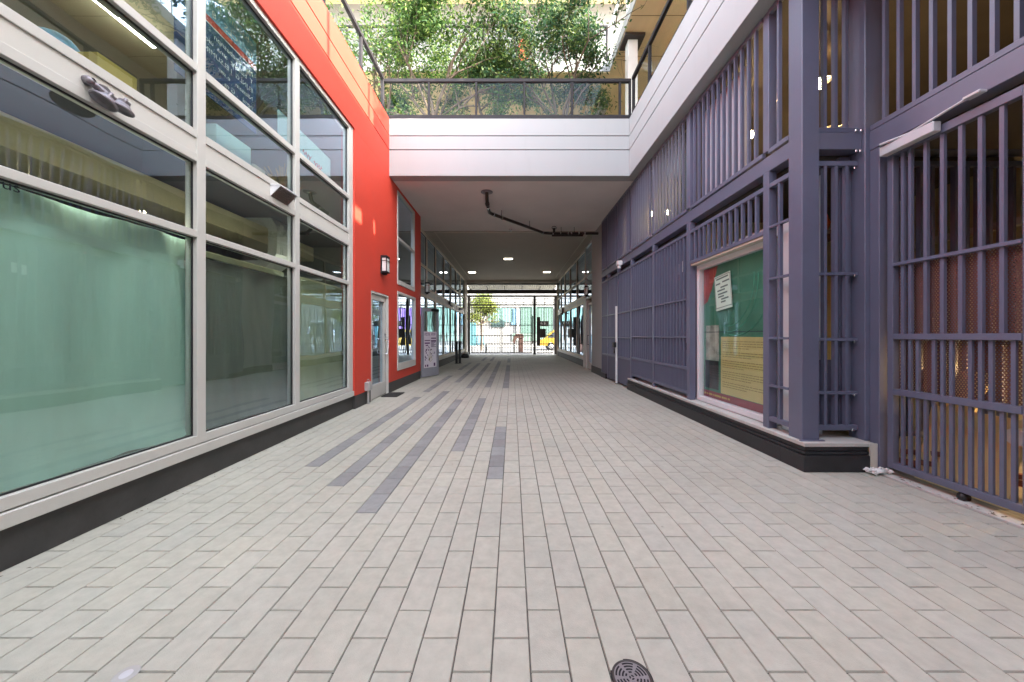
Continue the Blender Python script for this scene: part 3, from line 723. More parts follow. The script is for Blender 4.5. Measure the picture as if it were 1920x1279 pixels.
# passage bollards
bl = thing('bollard', 'black round bollard standing beside the left passage windows, the left one', 'bollard', (-2.55,16.2,0), 'pair of black bollards')
part('post', MB().lathe([(.075,0),(.075,.02),(.06,.025),(.06,.95),(.066,.955),(.066,1.0),(.055,1.03),(0,1.035)], (-2.55,16.2,0), 18), BLACKM, bl)
part('base_plate', MB().lathe([(0,.0),(.10,.0),(.10,.012),(0,.012)], (-2.55,16.2,.001), 18), DARKM, bl)
dup(bl, (-2.42,16.35,0), 'black round bollard standing beside the left passage windows, the right one')
bg_ = thing('bag_heap', 'small dark bag with white cloth lying at the street end of the passage', 'bag', (-2.72,20.4,0))
m = MB(); m.lathe([(0,0),(.22,.0),(.26,.10),(.2,.22),(.08,.27),(0,.26)], (-2.72,20.4,.001), 12); part('bag', m, BLACKM, bg_)
m = MB(); m.lathe([(.0,.24),(.1,.25),(.2,.19),(.17,.29),(.06,.34),(0,.33)], (-2.68,20.45,.001), 9); part('cloth', m, WHT, bg_)

# ------------------------------------------------------------------ grille building (right)
GB = thing('grille_building', 'building with purple grey steel grilles and a white fascia', 'building', (5, 4, 0))
XG = 2.83
fa = MB()
for z0, z1 in ((4.89,5.467),(5.485,5.781),(5.799,6.18)): fa.box(2.64, 2.9, -6, 8.2 if True else 0, z0, z1, .004)
part('fascia', fa, WHITE, GB)
part('fascia_groove', MB().box(2.652, 2.89, -5.99, 8.19, 5.466, 5.486).box(2.652, 2.89, -5.99, 8.19, 5.780, 5.800), WHITEG, GB)
part('floor_slab', MB().box(2.9, 8, -6, 11.1, 4.9, 6.15).box(3.02, 8, 3.62, 11.1, 3.10, 3.27).box(3.66, 8, -6, 3.40, 3.10, 3.27), INTD, GB)
part('soffit', MB().box(2.9, 3.9, -6, 11.1, 4.885, 4.899), DARKM, GB)
# plinth with mouldings
pp = MB()
for (z0, z1, ins) in ((0,.155,0),(.155,.165,.022),(.165,.19,.012),(.19,.2,.03),(.2,.236,.02)):
    a = 2.772+ins; yb = 3.339+ins
    pp.box(a, 3.40, yb, yb+.30, z0, z1, .003); pp.box(a, a+.25, yb+.3005, 8.5, z0, z1, .003)
pp.box(2.80,3.1,10.55,11.12,0,.15,.004)
part('plinth', pp, BLACKT, GB)
part('plinth_ledge', MB().box(2.785,3.45,3.352,3.75,.237,.275,.004).box(2.785,3.12,3.7505,8.49,.237,.275,.004).box(3.402,3.47,3.34,3.3515,.0,.272), CONC, GB)
ZT = 4.886
cl = MB().box(XG, XG+.17, 3.434, 3.604, .276, ZT, .004).box(XG-.03, XG+.2, 3.405, 3.434, .2755, .283)
part('column', cl, PURP, GB)
part('column', MB().box(3.43, 3.60, 3.42, 3.59, .276, ZT, .004), PURP, GB)
for (a, b) in ((3.88,3.97),(5.60,5.71),(7.02,7.11),(8.34,8.43),(9.42,9.48),(10.38,10.45),(11.06,11.14)):
    part('post', MB().box(XG, XG+.09, a, b, .276 if b < 8.3 else .02, 3.11, .003).box(XG, XG+.09, a, b, 3.345, ZT, .003), PURP, GB)
part('beam', MB().box(XG+.01, XG+.15, 3.606, 11.14, 3.115, 3.285, .003), PURP, GB)
part('beam', MB().box(XG+.172, 3.428, 3.45, 3.58, 3.125, 3.29, .003), PURP, GB)
part('beam', MB().box(3.47, 3.62, -6, 3.418, 3.09, 3.275, .003), PURP, GB)
def grille_y(x, y0, y1, z0, z1, sp=.125, bw=.028, bd=.036, rail=.05, mids=(), ofs=.0, skip=None, top=True, bot=True):
    m = MB(); n = max(1, int(round((y1-y0)/sp)))
    if top: m.box(x-.004, x+bd+.008, y0+.001, y1-.001, z1-rail, z1, .003)
    if bot: m.box(x-.004, x+bd+.008, y0+.001, y1-.001, z0, z0+rail, .003)
    lv = [(z0+(rail if bot else 0))] + [q for a in mids for q in (a-.012, a+.012)] + [z1-(rail if top else 0)]
    for a in mids: m.box(x-.006, x+bd+.004, y0+.001, y1-.001, a-.012, a+.012, .002)
    for k in range(1, n):
        y = y0+(y1-y0)*k/n
        if skip and skip(k): continue
        for i in range(0, len(lv), 2): m.box(x, x+bd, y-bw/2, y+bw/2, lv[i]+.0005, lv[i+1]-.0005)
    return m
bays_r = [(3.606,3.878),(3.972,5.598),(5.712,7.018),(7.112,8.338),(8.432,9.418),(9.482,10.378),(10.452,11.058)]
for (a, b) in bays_r:
    part('upper_grille', grille_y(XG-.005, a, b, 3.30, ZT-.002, mids=()), PURP, GB)
# side grille
a, b = bays_r[0]
part('side_grille', grille_y(XG+.005, a, b, .36, 2.97, .13, mids=(.75,1.27,1.92,2.49)), PURP, GB)
# transom grille over the window
part('transom_grille', grille_y(XG+.005, 3.972, 5.598, 2.43, 2.97, .125), PURP, GB)
for (a, b) in bays_r[2:4]:
    part('lower_grille', grille_y(XG+.005, a, b, .74, 2.97, .12, mids=(1.27,1.89)), PURP, GB)
    part('base_grille', grille_y(XG+.006, a, b, .35, .735, .048, bw=.02, top=False), PURP, GB)
for (a, b) in bays_r[4:]:
    part('lower_grille', grille_y(XG+.005, a, b, .70, 2.97, .12, mids=(1.24,1.89)), PURP, GB)
    part('kick_panel', MB().box(XG+.012, XG+.05, a+.002, b-.002, .05, .698, .003), PURPB, GB)
bk = MB().box(3.02, 3.08, 5.66, 11.1, .28, 3.1); bk.box(3.0, 3.06, 8.46, 11.1, 3.29, 4.88)
BKO = part('backing_panel', bk, PURPB, GB)
sm_ = MB()
for z0, z1 in ((2.02,2.26),(1.82,1.86),(1.05,1.17),(2.6,2.64)):
    for k in range(22):
        y = 5.95+k*.12
        if z0 < 1.3 or 6.1 < y < 8.0: sm_.box(3.012, 3.022, y-.022, y+.022, z0, z1)
for k in range(4): sm_.box(3.012,3.022,5.86+k*.22,5.9+k*.22,.42,.6)
part('slot', sm_, SLOT, BKO)
# mural window
WF = framed(GB, 'display_window', 2.935, -1, 3.99, 5.59, .285, 2.40, b=.07, d=.10, fmat=ALUW, pmat=glass_mat('display_glass', (.95,.97,.96), 1.5, boost=1.6))
part('window_head', MB().box(2.845, 3.05, 3.985, 5.595, 2.402, 2.428), CREAM, GB)
GREENM = mat('green_print', (.07,.23,.155), .55, var=.25, nscale=2.5)
MU = thing('mural_print', 'green and yellow printed mural behind the display window', 'mural', (3.0,4.7,.36))
xm = 3.012
part('green_print', MB().box(xm, xm+.006, 3.99, 5.585, .36, 2.33), GREENM, MU)
part('yellow_print', MB().box(xm-.003, xm-.0005, 4.0, 5.07, .47, 1.28), mat('yellow_green_print', (.62,.57,.25), .55, var=.1, nscale=3), MU)
part('red_print', MB().box(xm-.003, xm-.0005, 4.0, 5.58, .361, .462), mat('dull_red_print', (.30,.06,.075), .55), MU)
part('red_corner', MB().prism([(5.58,2.32),(5.15,2.32),(5.3,2.0),(5.42,1.82),(5.58,1.75)], 'x', xm-.003, xm-.0005), mat('brick_red_print', (.34,.06,.05), .55, var=.3, nscale=5), MU)
part('photo_print', MB().box(xm-.003, xm-.0005, 5.13, 5.48, .50, .92), mat('dark_photo', (.05,.05,.055), .5, var=.6, nscale=6), MU)
part('caption_print', MB().box(xm-.003, xm-.0005, 5.12, 5.46, .925, 1.45), mat('grey_photo', (.40,.42,.36), .5, var=.5, nscale=7), MU)
m = MB()
for R0, cy0, cz0 in ((.62,4.9,2.05),(.68,4.88,2.03),(.9,4.75,2.2)):
    pts = [(xm-.002, cy0-R0*math.sin(R(a))*.85, cz0-R0*math.cos(R(a))) for a in range(-10,100,8)]
    for i in range(len(pts)-1):
        p, q = pts[i], pts[i+1]
        if min(p[2],q[2]) < 1.3 or max(p[2],q[2]) > 2.32 or min(p[1],q[1]) < 4.0: continue
        m.tube([p, q], .006, 4)
rs = random.Random(2)
part('swirl', m, mat('pale_green_print', (.10,.38,.26), .55, var=.4, nscale=6), MU)
m = MB(); z = 1.22
for blk in (4,3,4,4,3):
    for k in range(blk):
        y = 5.03; e = 4.0 + (rs.uniform(.35,.6) if k == blk-1 else 0)
        while y > e+.04:
            wl_ = rs.uniform(.03,.09); m.box(xm-.0045, xm-.0032, max(e, y-wl_), y, z-.008, z+.002); y -= wl_+.012
        z -= .031
    z -= .028
part('text_line', m, mat('olive_text', (.30,.27,.11), .7), MU)
m = MB(); y = 5.5
for wl_ in (.05,.03,.09,.02,.16,.12,.05):
    m.box(xm-.0045, xm-.0032, y-wl_, y, .40, .425); y -= wl_+.02
part('strip_text', m, mat('yellow_text', (.55,.45,.12), .7), MU)
part('dark_line', MB().box(xm-.0045, xm-.0031, 4.0, 5.585, 1.345, 1.355), INK, MU)
NT = thing('notice', 'tilted pale paper notice stuck inside the green display window', 'notice', (2.99,5.0,1.65))
MN = Matrix.Translation((2.985,4.98,1.92)) @ Matrix.Rotation(R(-6),4,'X')
m = MB(); m.M = MN; m.box(-.001,.001,-.19,.19,-.25,.25); part('paper', m, mat('mint_paper', (.50,.66,.56), .7), NT)
m = MB(); m.M = MN
for z, a, b in ((.20,-.14,.14),(.14,-.16,.0),(.13,.05,.16),(.07,-.12,.05),(.03,-.05,.13),(-.02,-.10,.12),(-.06,-.02,.12),(-.10,-.12,.05),(-.14,-.05,.06)):
    m.box(-.0026,-.0013,a,b,z-.011,z+.011)
for z in (.232,-.215): 
    for k in range(14): m.box(-.0026,-.0013,-.17+k*.025,-.155+k*.025,z-.008,z+.008)
m.box(-.0026,-.0013,-.182,-.176,-.23,.23); m.box(-.0026,-.0013,.176,.182,-.23,.23)
part('print', m, mat('notice_ink', (.10,.16,.14), .7), NT)
# niche grille (faces the camera) between the two columns and behind the gate
def grille_x(y, x0, x1, z0, z1, sp, mids=(), bw=.03, bd=.04, rail=.05):
    m = MB(); n = max(1, int(round((x1-x0)/sp)))
    m.box(x0+.001, x1-.001, y-.004, y+bd+.006, z1-rail, z1, .003); m.box(x0+.001, x1-.001, y-.004, y+bd+.006, z0, z0+rail, .003)
    lv = [z0+rail] + [q for a in mids for q in (a-.014, a+.014)] + [z1-rail]
    for a in mids: m.box(x0+.001, x1-.001, y-.006, y+bd, a-.014, a+.014, .002)
    for k in range(1, n):
        x = x0+(x1-x0)*k/n
        for i in range(0, len(lv), 2): m.box(x-bw/2, x+bw/2, y, y+bd, lv[i]+.0005, lv[i+1]-.0005)
    return m
part('niche_grille', grille_x(3.49, 3.002, 3.428, .36, 3.03, .115, mids=(.73,1.26,1.91)), PURP, GB)
part('niche_grille', grille_x(3.49, 3.002, 3.428, 3.31, ZT-.002, .115), PURP, GB)
part('niche_panel', MB().box(3.31,3.428,3.56,3.60,.36,3.1), PURPB, GB)
part('niche_panel', MB().box(3.005,3.31,3.60,3.63,.36,1.05), PURPB, GB)
part('inner_grille', grille_x(3.49, 3.602, 5.1, .3, 3.03, .115, mids=(1.26,)), PURP, GB)
part('beam', MB().box(3.602,5.2,3.45,3.58,3.115,3.27,.003), PURP, GB)
bt = MB()
for (x, y, z) in ((3.36,3.44,3.10),(3.40,3.44,3.10),(3.36,3.44,3.30),(3.41,3.44,3.30),(3.38,3.475,2.95),(3.38,3.475,1.89),(3.38,3.475,1.24),(3.38,3.475,.71),(3.36,3.475,.37)):
    bt.box(x-.012,x+.012,y-.012,y+.004,z-.012,z+.012,.003)
part('bolt', bt, CHROME, GB, kind='stuff')
# gate-side upper grille
part('upper_grille', grille_y(3.475, 2.3, 3.416, 3.28, ZT-.002, .12), PURP, GB)
part('upper_grille', grille_y(3.475, -.2, 2.298, 3.28, ZT-.002, .12), PURP, GB)
part('upper_grille', grille_y(3.475, -6, -.202, 3.28, ZT-.002, .12), PURP, GB)
part('side_grille', grille_y(3.48, -6, 2.30, .08, 3.0, .12, mids=(.78,1.29,1.95)), PURP, GB)
part('post', MB().box(3.475,3.56,3.33,3.418,.02,3.088,.003), PURP, GB)
# rooms behind
rm = MB()
rm.box(8,8.2,-6,11.1,0,4.9); rm.box(3.1,8,11.0,11.1,.0,4.9); rm.box(3.66,8,-6.2,-6,0,4.9)
part('inner_wall', rm, INTW, GB)
part('inner_wall', MB().box(5.2,5.3,-6,5.6,0,2.42).box(5.2,5.3,-6,5.6,2.5,3.1).box(3.1,5.2,5.62,5.72,.0,3.1), OLW, GB)
part('wall_ledge', MB().box(5.12,5.31,-6,5.6,2.42,2.499), CREAM, GB)
part('inner_wall', MB().box(6.4,6.5,-6,3.4,3.28,4.88), INTD, GB)
part('inner_floor', MB().box(3.63,8,-6,11,-.1,.0).box(3.1,3.63,3.6,11,-.1,.27), INTF, GB)
pn = MB()
for (a, b) in ((5.72,7.01),(7.12,8.33)): pn.box(2.965,2.971,a,b,3.35,4.88)
part('pane', pn, GLASS, GB)
part('white_screen', MB().box(3.05,3.09,4.62,5.58,3.29,4.84,.004), mat('lilac_screen', (.55,.55,.62), .6), GB)
# lamps in the upper room
pd = thing('pendant_bulb', 'glowing warm bulb behind the upper grille beside the corner column', 'lamp', (3.8,5.62,4.5), 'warm bulbs behind the upper grilles')
part('bulb', MB().lathe([(0.001,-.06),(.035,-.05),(.05,-.01),(.035,.03),(.018,.05),(.018,.07)], (3.8,5.62,4.5), 14), BULB, pd)
part('cord', MB().tube([(3.8,5.62,4.57),(3.8,5.62,4.885)], .006, 6), BLACKM, pd)
part('reflector', MB().lathe([(.02,.06),(.11,.0)], (3.8,5.62,4.52), 16), CHROME, pd)
for (x, y, z, l) in ((3.95,4.5,4.52,'glowing warm bulb behind the narrow grille between the two purple columns'),(3.8,9.6,4.62,'glowing warm bulb behind the upper grille near the passage'),
                     (4.1,9.3,4.55,'second glowing warm bulb behind the upper grille near the passage'),(5.5,7.2,4.5,'glowing warm bulb deep in the room behind the upper grille'),(5.6,3.0,4.4,'warm bulb in the dark room above the steel gate'),(5.0,2.85,.95,'added unseen fill bulb behind the steel gate')):  # the last bulb is an added fill for the clutter behind the gate
    dup(pd, (x, y, z), l)
# clutter in the upper and lower rooms
m = MB(); rs = random.Random(21)
for _ in range(160):
    x, y, z = 4.0+rs.gauss(0,.25), 4.9+rs.gauss(0,.4), 3.3+abs(rs.gauss(0,.25)); s = rs.uniform(.02,.06)
    m.M = Matrix.Translation((x,y,z+s)) @ Matrix.Rotation(rs.uniform(0,6),4,'Z') @ Matrix.Rotation(rs.uniform(0,1),4,'X'); m.box(-s,s,-s*.6,s*.6,-s*.3,s*.3)
m.M = None; m.box(3.6,4.5,4.4,5.5,3.271,3.34)
single('craft_pile', m, mat('tinsel', (.6,.52,.34), .35, metal=.4, var=.4, nscale=20), 'pale glittering heap behind the upper grille by the corner column', 'craft materials')
tbm = MB(); tbm.box(3.25,3.75,4.05,5.5,2.55,2.6,.004); tbm.box(3.2,3.23,3.7,5.5,2.42,2.66,.004)
m = MB(); m.box(3.16,3.22,3.68,3.88,.28,2.52,.003); m.box(3.16,3.20,3.98,5.5,2.47,2.64,.003); m.box(3.05,3.09,3.66,3.70,.28,2.6)
m.box(3.16,3.2,3.63,3.665,.28,2.95); m.box(2.96,2.985,3.65,3.73,.28,2.6,.003); m.box(2.96,2.985,3.76,3.86,.28,2.55,.003)
single('white_board', m, ALUW, 'white boards standing behind the slim side grille and transom bars', 'board')
single('orange_bag', MB().lathe([(.001,0),(.09,.02),(.12,.12),(.09,.22),(.03,.27),(.001,.27)], (3.42,3.95,2.42), 14), mat('orange_cloth', (.75,.16,.02), .7, var=.2, nscale=8), 'orange bag on the shelf behind the niche grille', 'bag')
single('shelf', MB().box(3.2,3.62,3.72,4.3,2.37,2.418,.003).box(3.24,3.27,3.78,3.81,.27,2.37).box(3.55,3.58,4.2,4.23,.27,2.37), mat('brown_wood', (.18,.10,.055), .7, var=.2), 'brown shelf behind the niche grille carrying the orange bag', 'shelf')
single('wooden_stick', MB().tube([(3.18,3.58,.92),(3.18,3.585,1.24)], .02, 8), mat('stick_wood', (.42,.26,.12), .6), 'short wooden stick behind the niche grille', 'stick')
single('white_pole', MB().tube([(2.955,5.88,.45),(2.955,5.88,2.75)], .022, 10), WHT, 'white vertical pole behind the bars left of the display window', 'pole')
single('notice_card', MB().box(2.90,2.906,5.98,6.08,2.38,2.56).box(2.90,2.906,6.12,6.22,2.36,2.54), WHT, 'two small white cards on the bars left of the display window', 'card')
# white drop post with lock box on the far gate bay
dp_ = thing('drop_bolt_post', 'white vertical post with a black lock box on the purple gate', 'post', (2.79,9.42,0))
part('post', MB().box(2.77,2.815,9.40,9.445,.02,2.08,.003), WHT, dp_)
part('lock_box', MB().box(2.70,2.769,9.34,9.50,.98,1.12,.01), BLACKM, dp_)
part('padlock', MB().tube([(2.73,9.42,.98),(2.73,9.40,.9)], .012, 6).box(2.715,2.745,9.37,9.44,.82,.90,.004), DARKM, dp_)
cm = MB(); cm.box(2.70,2.83,9.0,9.14,3.10,3.22,.01); cm.tube([(2.76,9.07,3.10),(2.76,9.07,3.03)], .045, 10)
single('security_camera', cm, WHT, 'white security camera on the purple beam near the passage', 'camera')

# near steel gate
GT = thing('steel_gate', 'purple grey barred steel gate with perforated panel and closer', 'gate', (3.5,2.85,0))
xg = 3.50
fr = MB(); fr.box(xg,xg+.06,3.235,3.285,.075,3.02,.003); fr.box(xg,xg+.06,2.355,2.415,.075,3.02,.003)
fr.box(xg,xg+.06,2.416,3.234,2.95,3.02,.003); fr.box(xg,xg+.06,2.416,3.234,.075,.13,.003)
fr.box(xg-.004,xg+.06,2.416,3.234,.755,.81,.003); fr.box(xg-.004,xg+.06,2.416,3.234,1.265,1.315,.003); fr.box(xg-.006,xg+.04,2.416,3.234,1.935,1.965,.003)
part('frame', fr, PURP, GT)
br = MB(); k = 0; y = 3.17
while y > 2.44:
    br.box(xg+.014,xg+.034,y-.012,y+.012,.1305,.7545)
    if k % 4 != 3: br.box(xg+.014,xg+.034,y-.012,y+.012,.8105,1.2645)
    if k % 2 == 1 or k == 0:
        br.box(xg+.014,xg+.040,y-.013,y+.013,1.3155,1.9345); br.box(xg+.014,xg+.040,y-.013,y+.013,1.9655,2.9495)
    y -= .0585; k += 1
part('bars', br, PURP, GT)
part('perforated_panel', MB().box(xg+.062,xg+.064,2.37,3.28,.80,1.94), perforated_mat('perforated_rust_sheet', (.17,.082,.07), .019, .30), GT)
cs = MB(); cs.M = Matrix.Translation((3.46,3.28,2.99)); cs.box(-.04,.03,-.42,0,-.03,.055,.006)
part('closer', cs, SILV, GT)
part('closer_arm', MB().tube([(3.44,3.05,3.05),(3.42,2.62,3.085)], .010, 8).box(3.40,3.46,2.56,2.66,3.075,3.095,.003).tube([(3.44,3.05,3.05),(3.40,3.25,3.06)], .012, 8), SILV, GT)
part('bottom_wheel', MB().lathe([(0,-.02),(.035,-.02),(.035,.02),(0,.02)], (xg+.03,2.75,.037), 14, 'y'), BLACKM, GT)
# perforated sheet on the fixed grille nearer than the gate
single('perforated_sheet', MB().box(3.56,3.562,-3,2.34,.78,1.95), perforated_mat('perforated_rust_sheet_fixed', (.17,.082,.07), .019, .30), 'rust brown perforated sheet behind the fixed bars beside the gate', 'metal sheet')
# clutter behind the gate
single('plywood_sheet', MB().prism([(3.68,0.001),(3.70,.001),(3.86,.66),(3.84,.66)], 'y', 2.62, 3.22), PLY, 'yellow plywood sheet leaning behind the steel gate', 'plywood')
m = MB(); m.prism([(3.90,.001),(3.93,.001),(4.4,.95),(4.37,.95)], 'y', 3.2, 3.45)
single('plywood_sheet', m, PLY, 'narrow plywood offcut leaning behind the gate hinge side', 'plywood')
m = MB()
for k in range(9):
    m.M = Matrix.Translation((3.85+.05*k, 3.2-.12*(k%3), .06+.05*k)) @ Matrix.Rotation(R(20+17*k),4,'Z') @ Matrix.Rotation(R(6*k-15),4,'Y'); m.box(-.02,.02,-.35,.35,-.02,.02)
m.M = None
single('scrap_wood', m, BRICKR, 'brown scrap timber heaped behind the steel gate', 'scrap wood')
single('white_pipe', MB().tube([(3.66,2.56,.56),(4.6,2.5,.56)], .062, 16), WHT, 'short white plastic pipe behind the gate bars', 'pipe')
m = MB(); rs = random.Random(4)
for _ in range(60):
    m.M = Matrix.Translation((3.40+rs.uniform(-.06,.12),3.30+rs.uniform(-.05,.03),.02+rs.uniform(0,.025))) @ Matrix.Rotation(rs.uniform(0,6),4,'Z') @ Matrix.Rotation(rs.uniform(-1,1),4,'X'); m.box(-.012,.012,-.02,.02,-.002,.002)
m.M = None
single('crumpled_paper', m, WHT, 'crumpled white paper scraps at the gate post foot', 'litter')

m = MB(); rs = random.Random(14)
for _ in range(46):
    m.M = Matrix.Translation((3.44+abs(rs.gauss(0,.05)), rs.uniform(1.6,3.2), .0145)) @ Matrix.Rotation(rs.uniform(0,6),4,'Z') @ Matrix.Rotation(rs.uniform(-.2,.2),4,'X'); q = rs.uniform(.4,1.3)
    m.add([(-.016*q,0,0),(0,-.006*q,.002),(.018*q,0,0),(0,.007*q,.003)], [(0,1,2,3)])
for _ in range(60):
    m.M = Matrix.Translation((-2.79+abs(rs.gauss(0,.06)), rs.uniform(1.2,7), .0035)) @ Matrix.Rotation(rs.uniform(0,6),4,'Z'); q = rs.uniform(.3,.9)
    m.add([(-.014*q,0,0),(0,-.006*q,.002),(.016*q,0,0),(0,.006*q,.002)], [(0,1,2,3)])
m.M = None
single('leaf_litter', m, mat('dry_leaf', (.07,.05,.03), .9, var=.4, nscale=9), kind='stuff')
# ------------------------------------------------------------------ glass railings
def railing(name, label, p0, p1, z0, z1, posts, base_mat=RAILM, group='glass railings round the roof terrace', rail_h=.08, base=True, pmat=None):
    p0 = Vector(p0); p1 = Vector(p1); d = (p1-p0); L = d.length; d.normalize()
    c = (p0+p1)/2
    t = thing(name, label, 'railing', (c.x, c.y, z0), group)
    MX = Matrix.Translation((p0.x, p0.y, 0)) @ Matrix.Rotation(math.atan2(d.y, d.x), 4, 'Z')
    def g():
        m = MB(); m.M = MX; return m
    part('top_rail', g().box(0, L, -.035, .035, z1-rail_h, z1, .008), base_mat, t)
    zb = z0
    if base: part('base_channel', g().box(0, L, -.05, .04, z0, z0+.085, .004), base_mat, t); zb = z0+.086
    else: part('base_channel', g().box(0, L, -.02, .02, z0, z0+.03, .004), base_mat, t); zb = z0+.031
    ps = [0.0]+list(posts)+[L] if posts else [0.0, L]
    for s in ps:
        a = min(max(s, .024), L-.024)
        part('post', g().box(a-.024, a+.024, -.03, .03, zb, z1-rail_h-.001, .003), base_mat, t)
    for i in range(len(ps)-1):
        a, b = max(ps[i], .024)+.034, min(ps[i+1], L-.024)-.034
        if b-a > .06: part('glass_panel', g().box(a, b, -.006, .006, zb+.01, z1-rail_h-.01), RGLASS, t)
    return t
zr = 7.10
railing('glass_railing', 'glass railing on the white fascia in front of the terrace trees', (-2.94,7.97,0), (2.69,7.97,0), 6.181, zr, (1.06,2.13,3.22,4.30,5.38))
railing('glass_railing', 'glass railing along the top of the red wall', (-2.90,-6,0), (-2.90,7.9,0), 6.181, zr, [1.9*k for k in range(1,7)]+[12.75])
railing('glass_railing', 'glass railing along the white fascia above the purple grilles', (2.72,7.9,0), (2.72,-6,0), 6.181, zr, [.95]+[2.9*k-.4 for k in range(1,5)])

# ------------------------------------------------------------------ gallery building above the terrace
UB = thing('gallery_building', 'upper gallery building with timber soffits and white balconies round the terrace', 'building', (0, 14, 6.2))
part('soffit', MB().box(2.9,5.1,-6,10.42,9.08,9.10).box(-8,5.1,10.42,13.4,9.08,9.10), WOOD, UB)
part('balcony_slab', MB().box(2.88,5.1,-6,10.4,9.101,9.40).box(-8,5.1,10.4,13.4,9.101,9.40), mat('balcony_edge', (.34,.335,.33), .7), UB)
sg = MB()
for y in [-.2+1.25*k for k in range(0,9)]: sg.box(2.9,5.1,y,y+.012,9.074,9.0795)
part('soffit_joint', sg, mat('timber_joint', (.25,.15,.05), .8), UB)
GCOL = mat('white_column_paint', (.80,.79,.76), .6)
def gcol(y):
    c = part('column', MB().box(3.02,3.27,y,y+.25,6.152,9.0,.005), GCOL, UB)
    part('cap_plate', MB().box(2.9,3.42,y-.13,y+.38,9.0,9.075,.004), DARKM, c)
for y in (9.15,3.4,-2.4): gcol(y)
part('wall', MB().box(-8,5.1,13.4,13.6,6.15,9.08), mat('tan_wall', (.42,.385,.31), .8, var=.12), UB, 'olive shaded wall behind the terrace trees')
part('wall', MB().box(-8,5.1,13.2,13.4,9.401,13.9), mat('upper_wall', (.24,.235,.23), .7), UB)
part('wall', MB().box(5.0,5.2,-6,13.3,6.15,8.78).box(5.0,5.2,-6,2.82,8.78,9.08).box(5.0,5.2,3.2,3.68,8.78,9.08).box(5.0,5.2,3.82,13.3,8.78,9.08), mat('gallery_wall', (.58,.52,.40), .7), UB)  # gaps under the soffit added to let sun patches onto the red wall
part('roof', MB().box(-8,5.3,11.2,14,13.76,14.0), WHITE, UB)
part('roof_soffit', MB().box(-8,5.3,11.25,13.2,13.73,13.759), WOOD, UB)
f = framed(UB, 'door', 13.19, 1, 0, 0, 0, 0) if False else None
def facing(name, x0, x1, z0, z1, y, m, label=None, b=.004, th=.05):
    return part(name, MB().box(x0,x1,y-th,y,z0,z1,b), m, UB, label)
facing('window', 2.05, 2.75, 10.5, 12.3, 13.199, mat('grey_blind', (.33,.33,.29), .6), 'grey upper door with a paper sign')
facing('window', -.35, .35, 10.0, 12.0, 13.199, mat('dark_window', (.06,.07,.08), .2))
facing('orange_panel', .25, .6, 11.55, 12.36, 13.149, mat('orange_red', (.65,.07,.02), .5))
facing('poster', .15, .5, 11.0, 11.45, 13.10, WHT)
facing('mural_panel', .85, 2.1, 9.5, 11.2, 13.199, mat('pink_wall', (.50,.22,.19), .7, var=.25, nscale=2), 'pink painted panel behind the tree')
facing('mural_panel', -2.9, -1.9, 9.9, 11.0, 13.199, mat('turquoise_wall', (.03,.30,.36), .6), 'turquoise panel behind the left terrace tree')
facing('poster', 2.3, 2.6, 11.9, 12.1, 13.14, WHT)
for (a, b) in ((-6.5,-5.2),(-4.6,-3.4),(-1.5,-.4)):
    fo = part('window', MB().box(a,b,13.36,13.399,6.6,8.7,.004), ALUW, UB); part('pane', MB().box(a+.06,b-.06,13.352,13.359,6.66,8.64), mat('shaded_glass', (.35,.42,.45), .15), fo)
# white stair stringers and post on the terrace
STR = thing('steel_stair', 'white steel stair climbing at the back of the terrace', 'stair', (2.3,11.5,6.15))
m = MB()
for y in (11.4,12.2): m.prism([(1.55,6.152),(1.72,6.152),(3.05,9.0),(2.9,9.0)], 'y', y, y+.06)
part('stringer', m, WHITE, STR)
m = MB()
for k in range(12): m.box(1.70+k*.113,1.92+k*.113,11.461,12.199,6.36+k*.225,6.39+k*.225)
part('tread', m, GREYM, STR)
railing('glass_railing', 'glass balustrade on the far white balcony behind the trees', (-7.9,10.46,0), (2.84,10.46,0), 9.401, 10.5, [1.5*k for k in range(1,7)], base_mat=RAILM, rail_h=.05, base=False)
railing('glass_railing', 'glass balustrade on the upper right white balcony', (2.93,10.4,0), (2.93,-6,0), 9.401, 10.5, [1.5*k for k in range(1,11)], base_mat=ALUW, rail_h=.05, base=False)

# ------------------------------------------------------------------ trees
def leaf_cloud(mb, pts, rng, size, base, spread):
    for (p, nrm) in pts:
        L = size*rng.uniform(.65,1.25); wd = L*rng.uniform(.34,.48)
        d = Vector((rng.gauss(0,1), rng.gauss(0,1), rng.gauss(-.5,.7))).normalized()
        s = d.cross(Vector((rng.gauss(0,1), rng.gauss(0,1), rng.gauss(0,1)))).normalized()
        n = d.cross(s)
        q = p + Vector((rng.gauss(0,spread), rng.gauss(0,spread), rng.gauss(0,spread*.8)))
        t = rng.random()
        b = rng.choice(base); k = rng.uniform(.72,1.3)
        mb.col = (b[0]*k, b[1]*k, b[2]*k)
        mb.add([q, q+d*L*.45+s*wd*.5-n*L*.04, q+d*L, q+d*L*.45-s*wd*.5-n*L*.04, q+d*L*.5+n*L*.05], [(0,1,4),(1,2,4),(2,3,4),(3,0,4)])
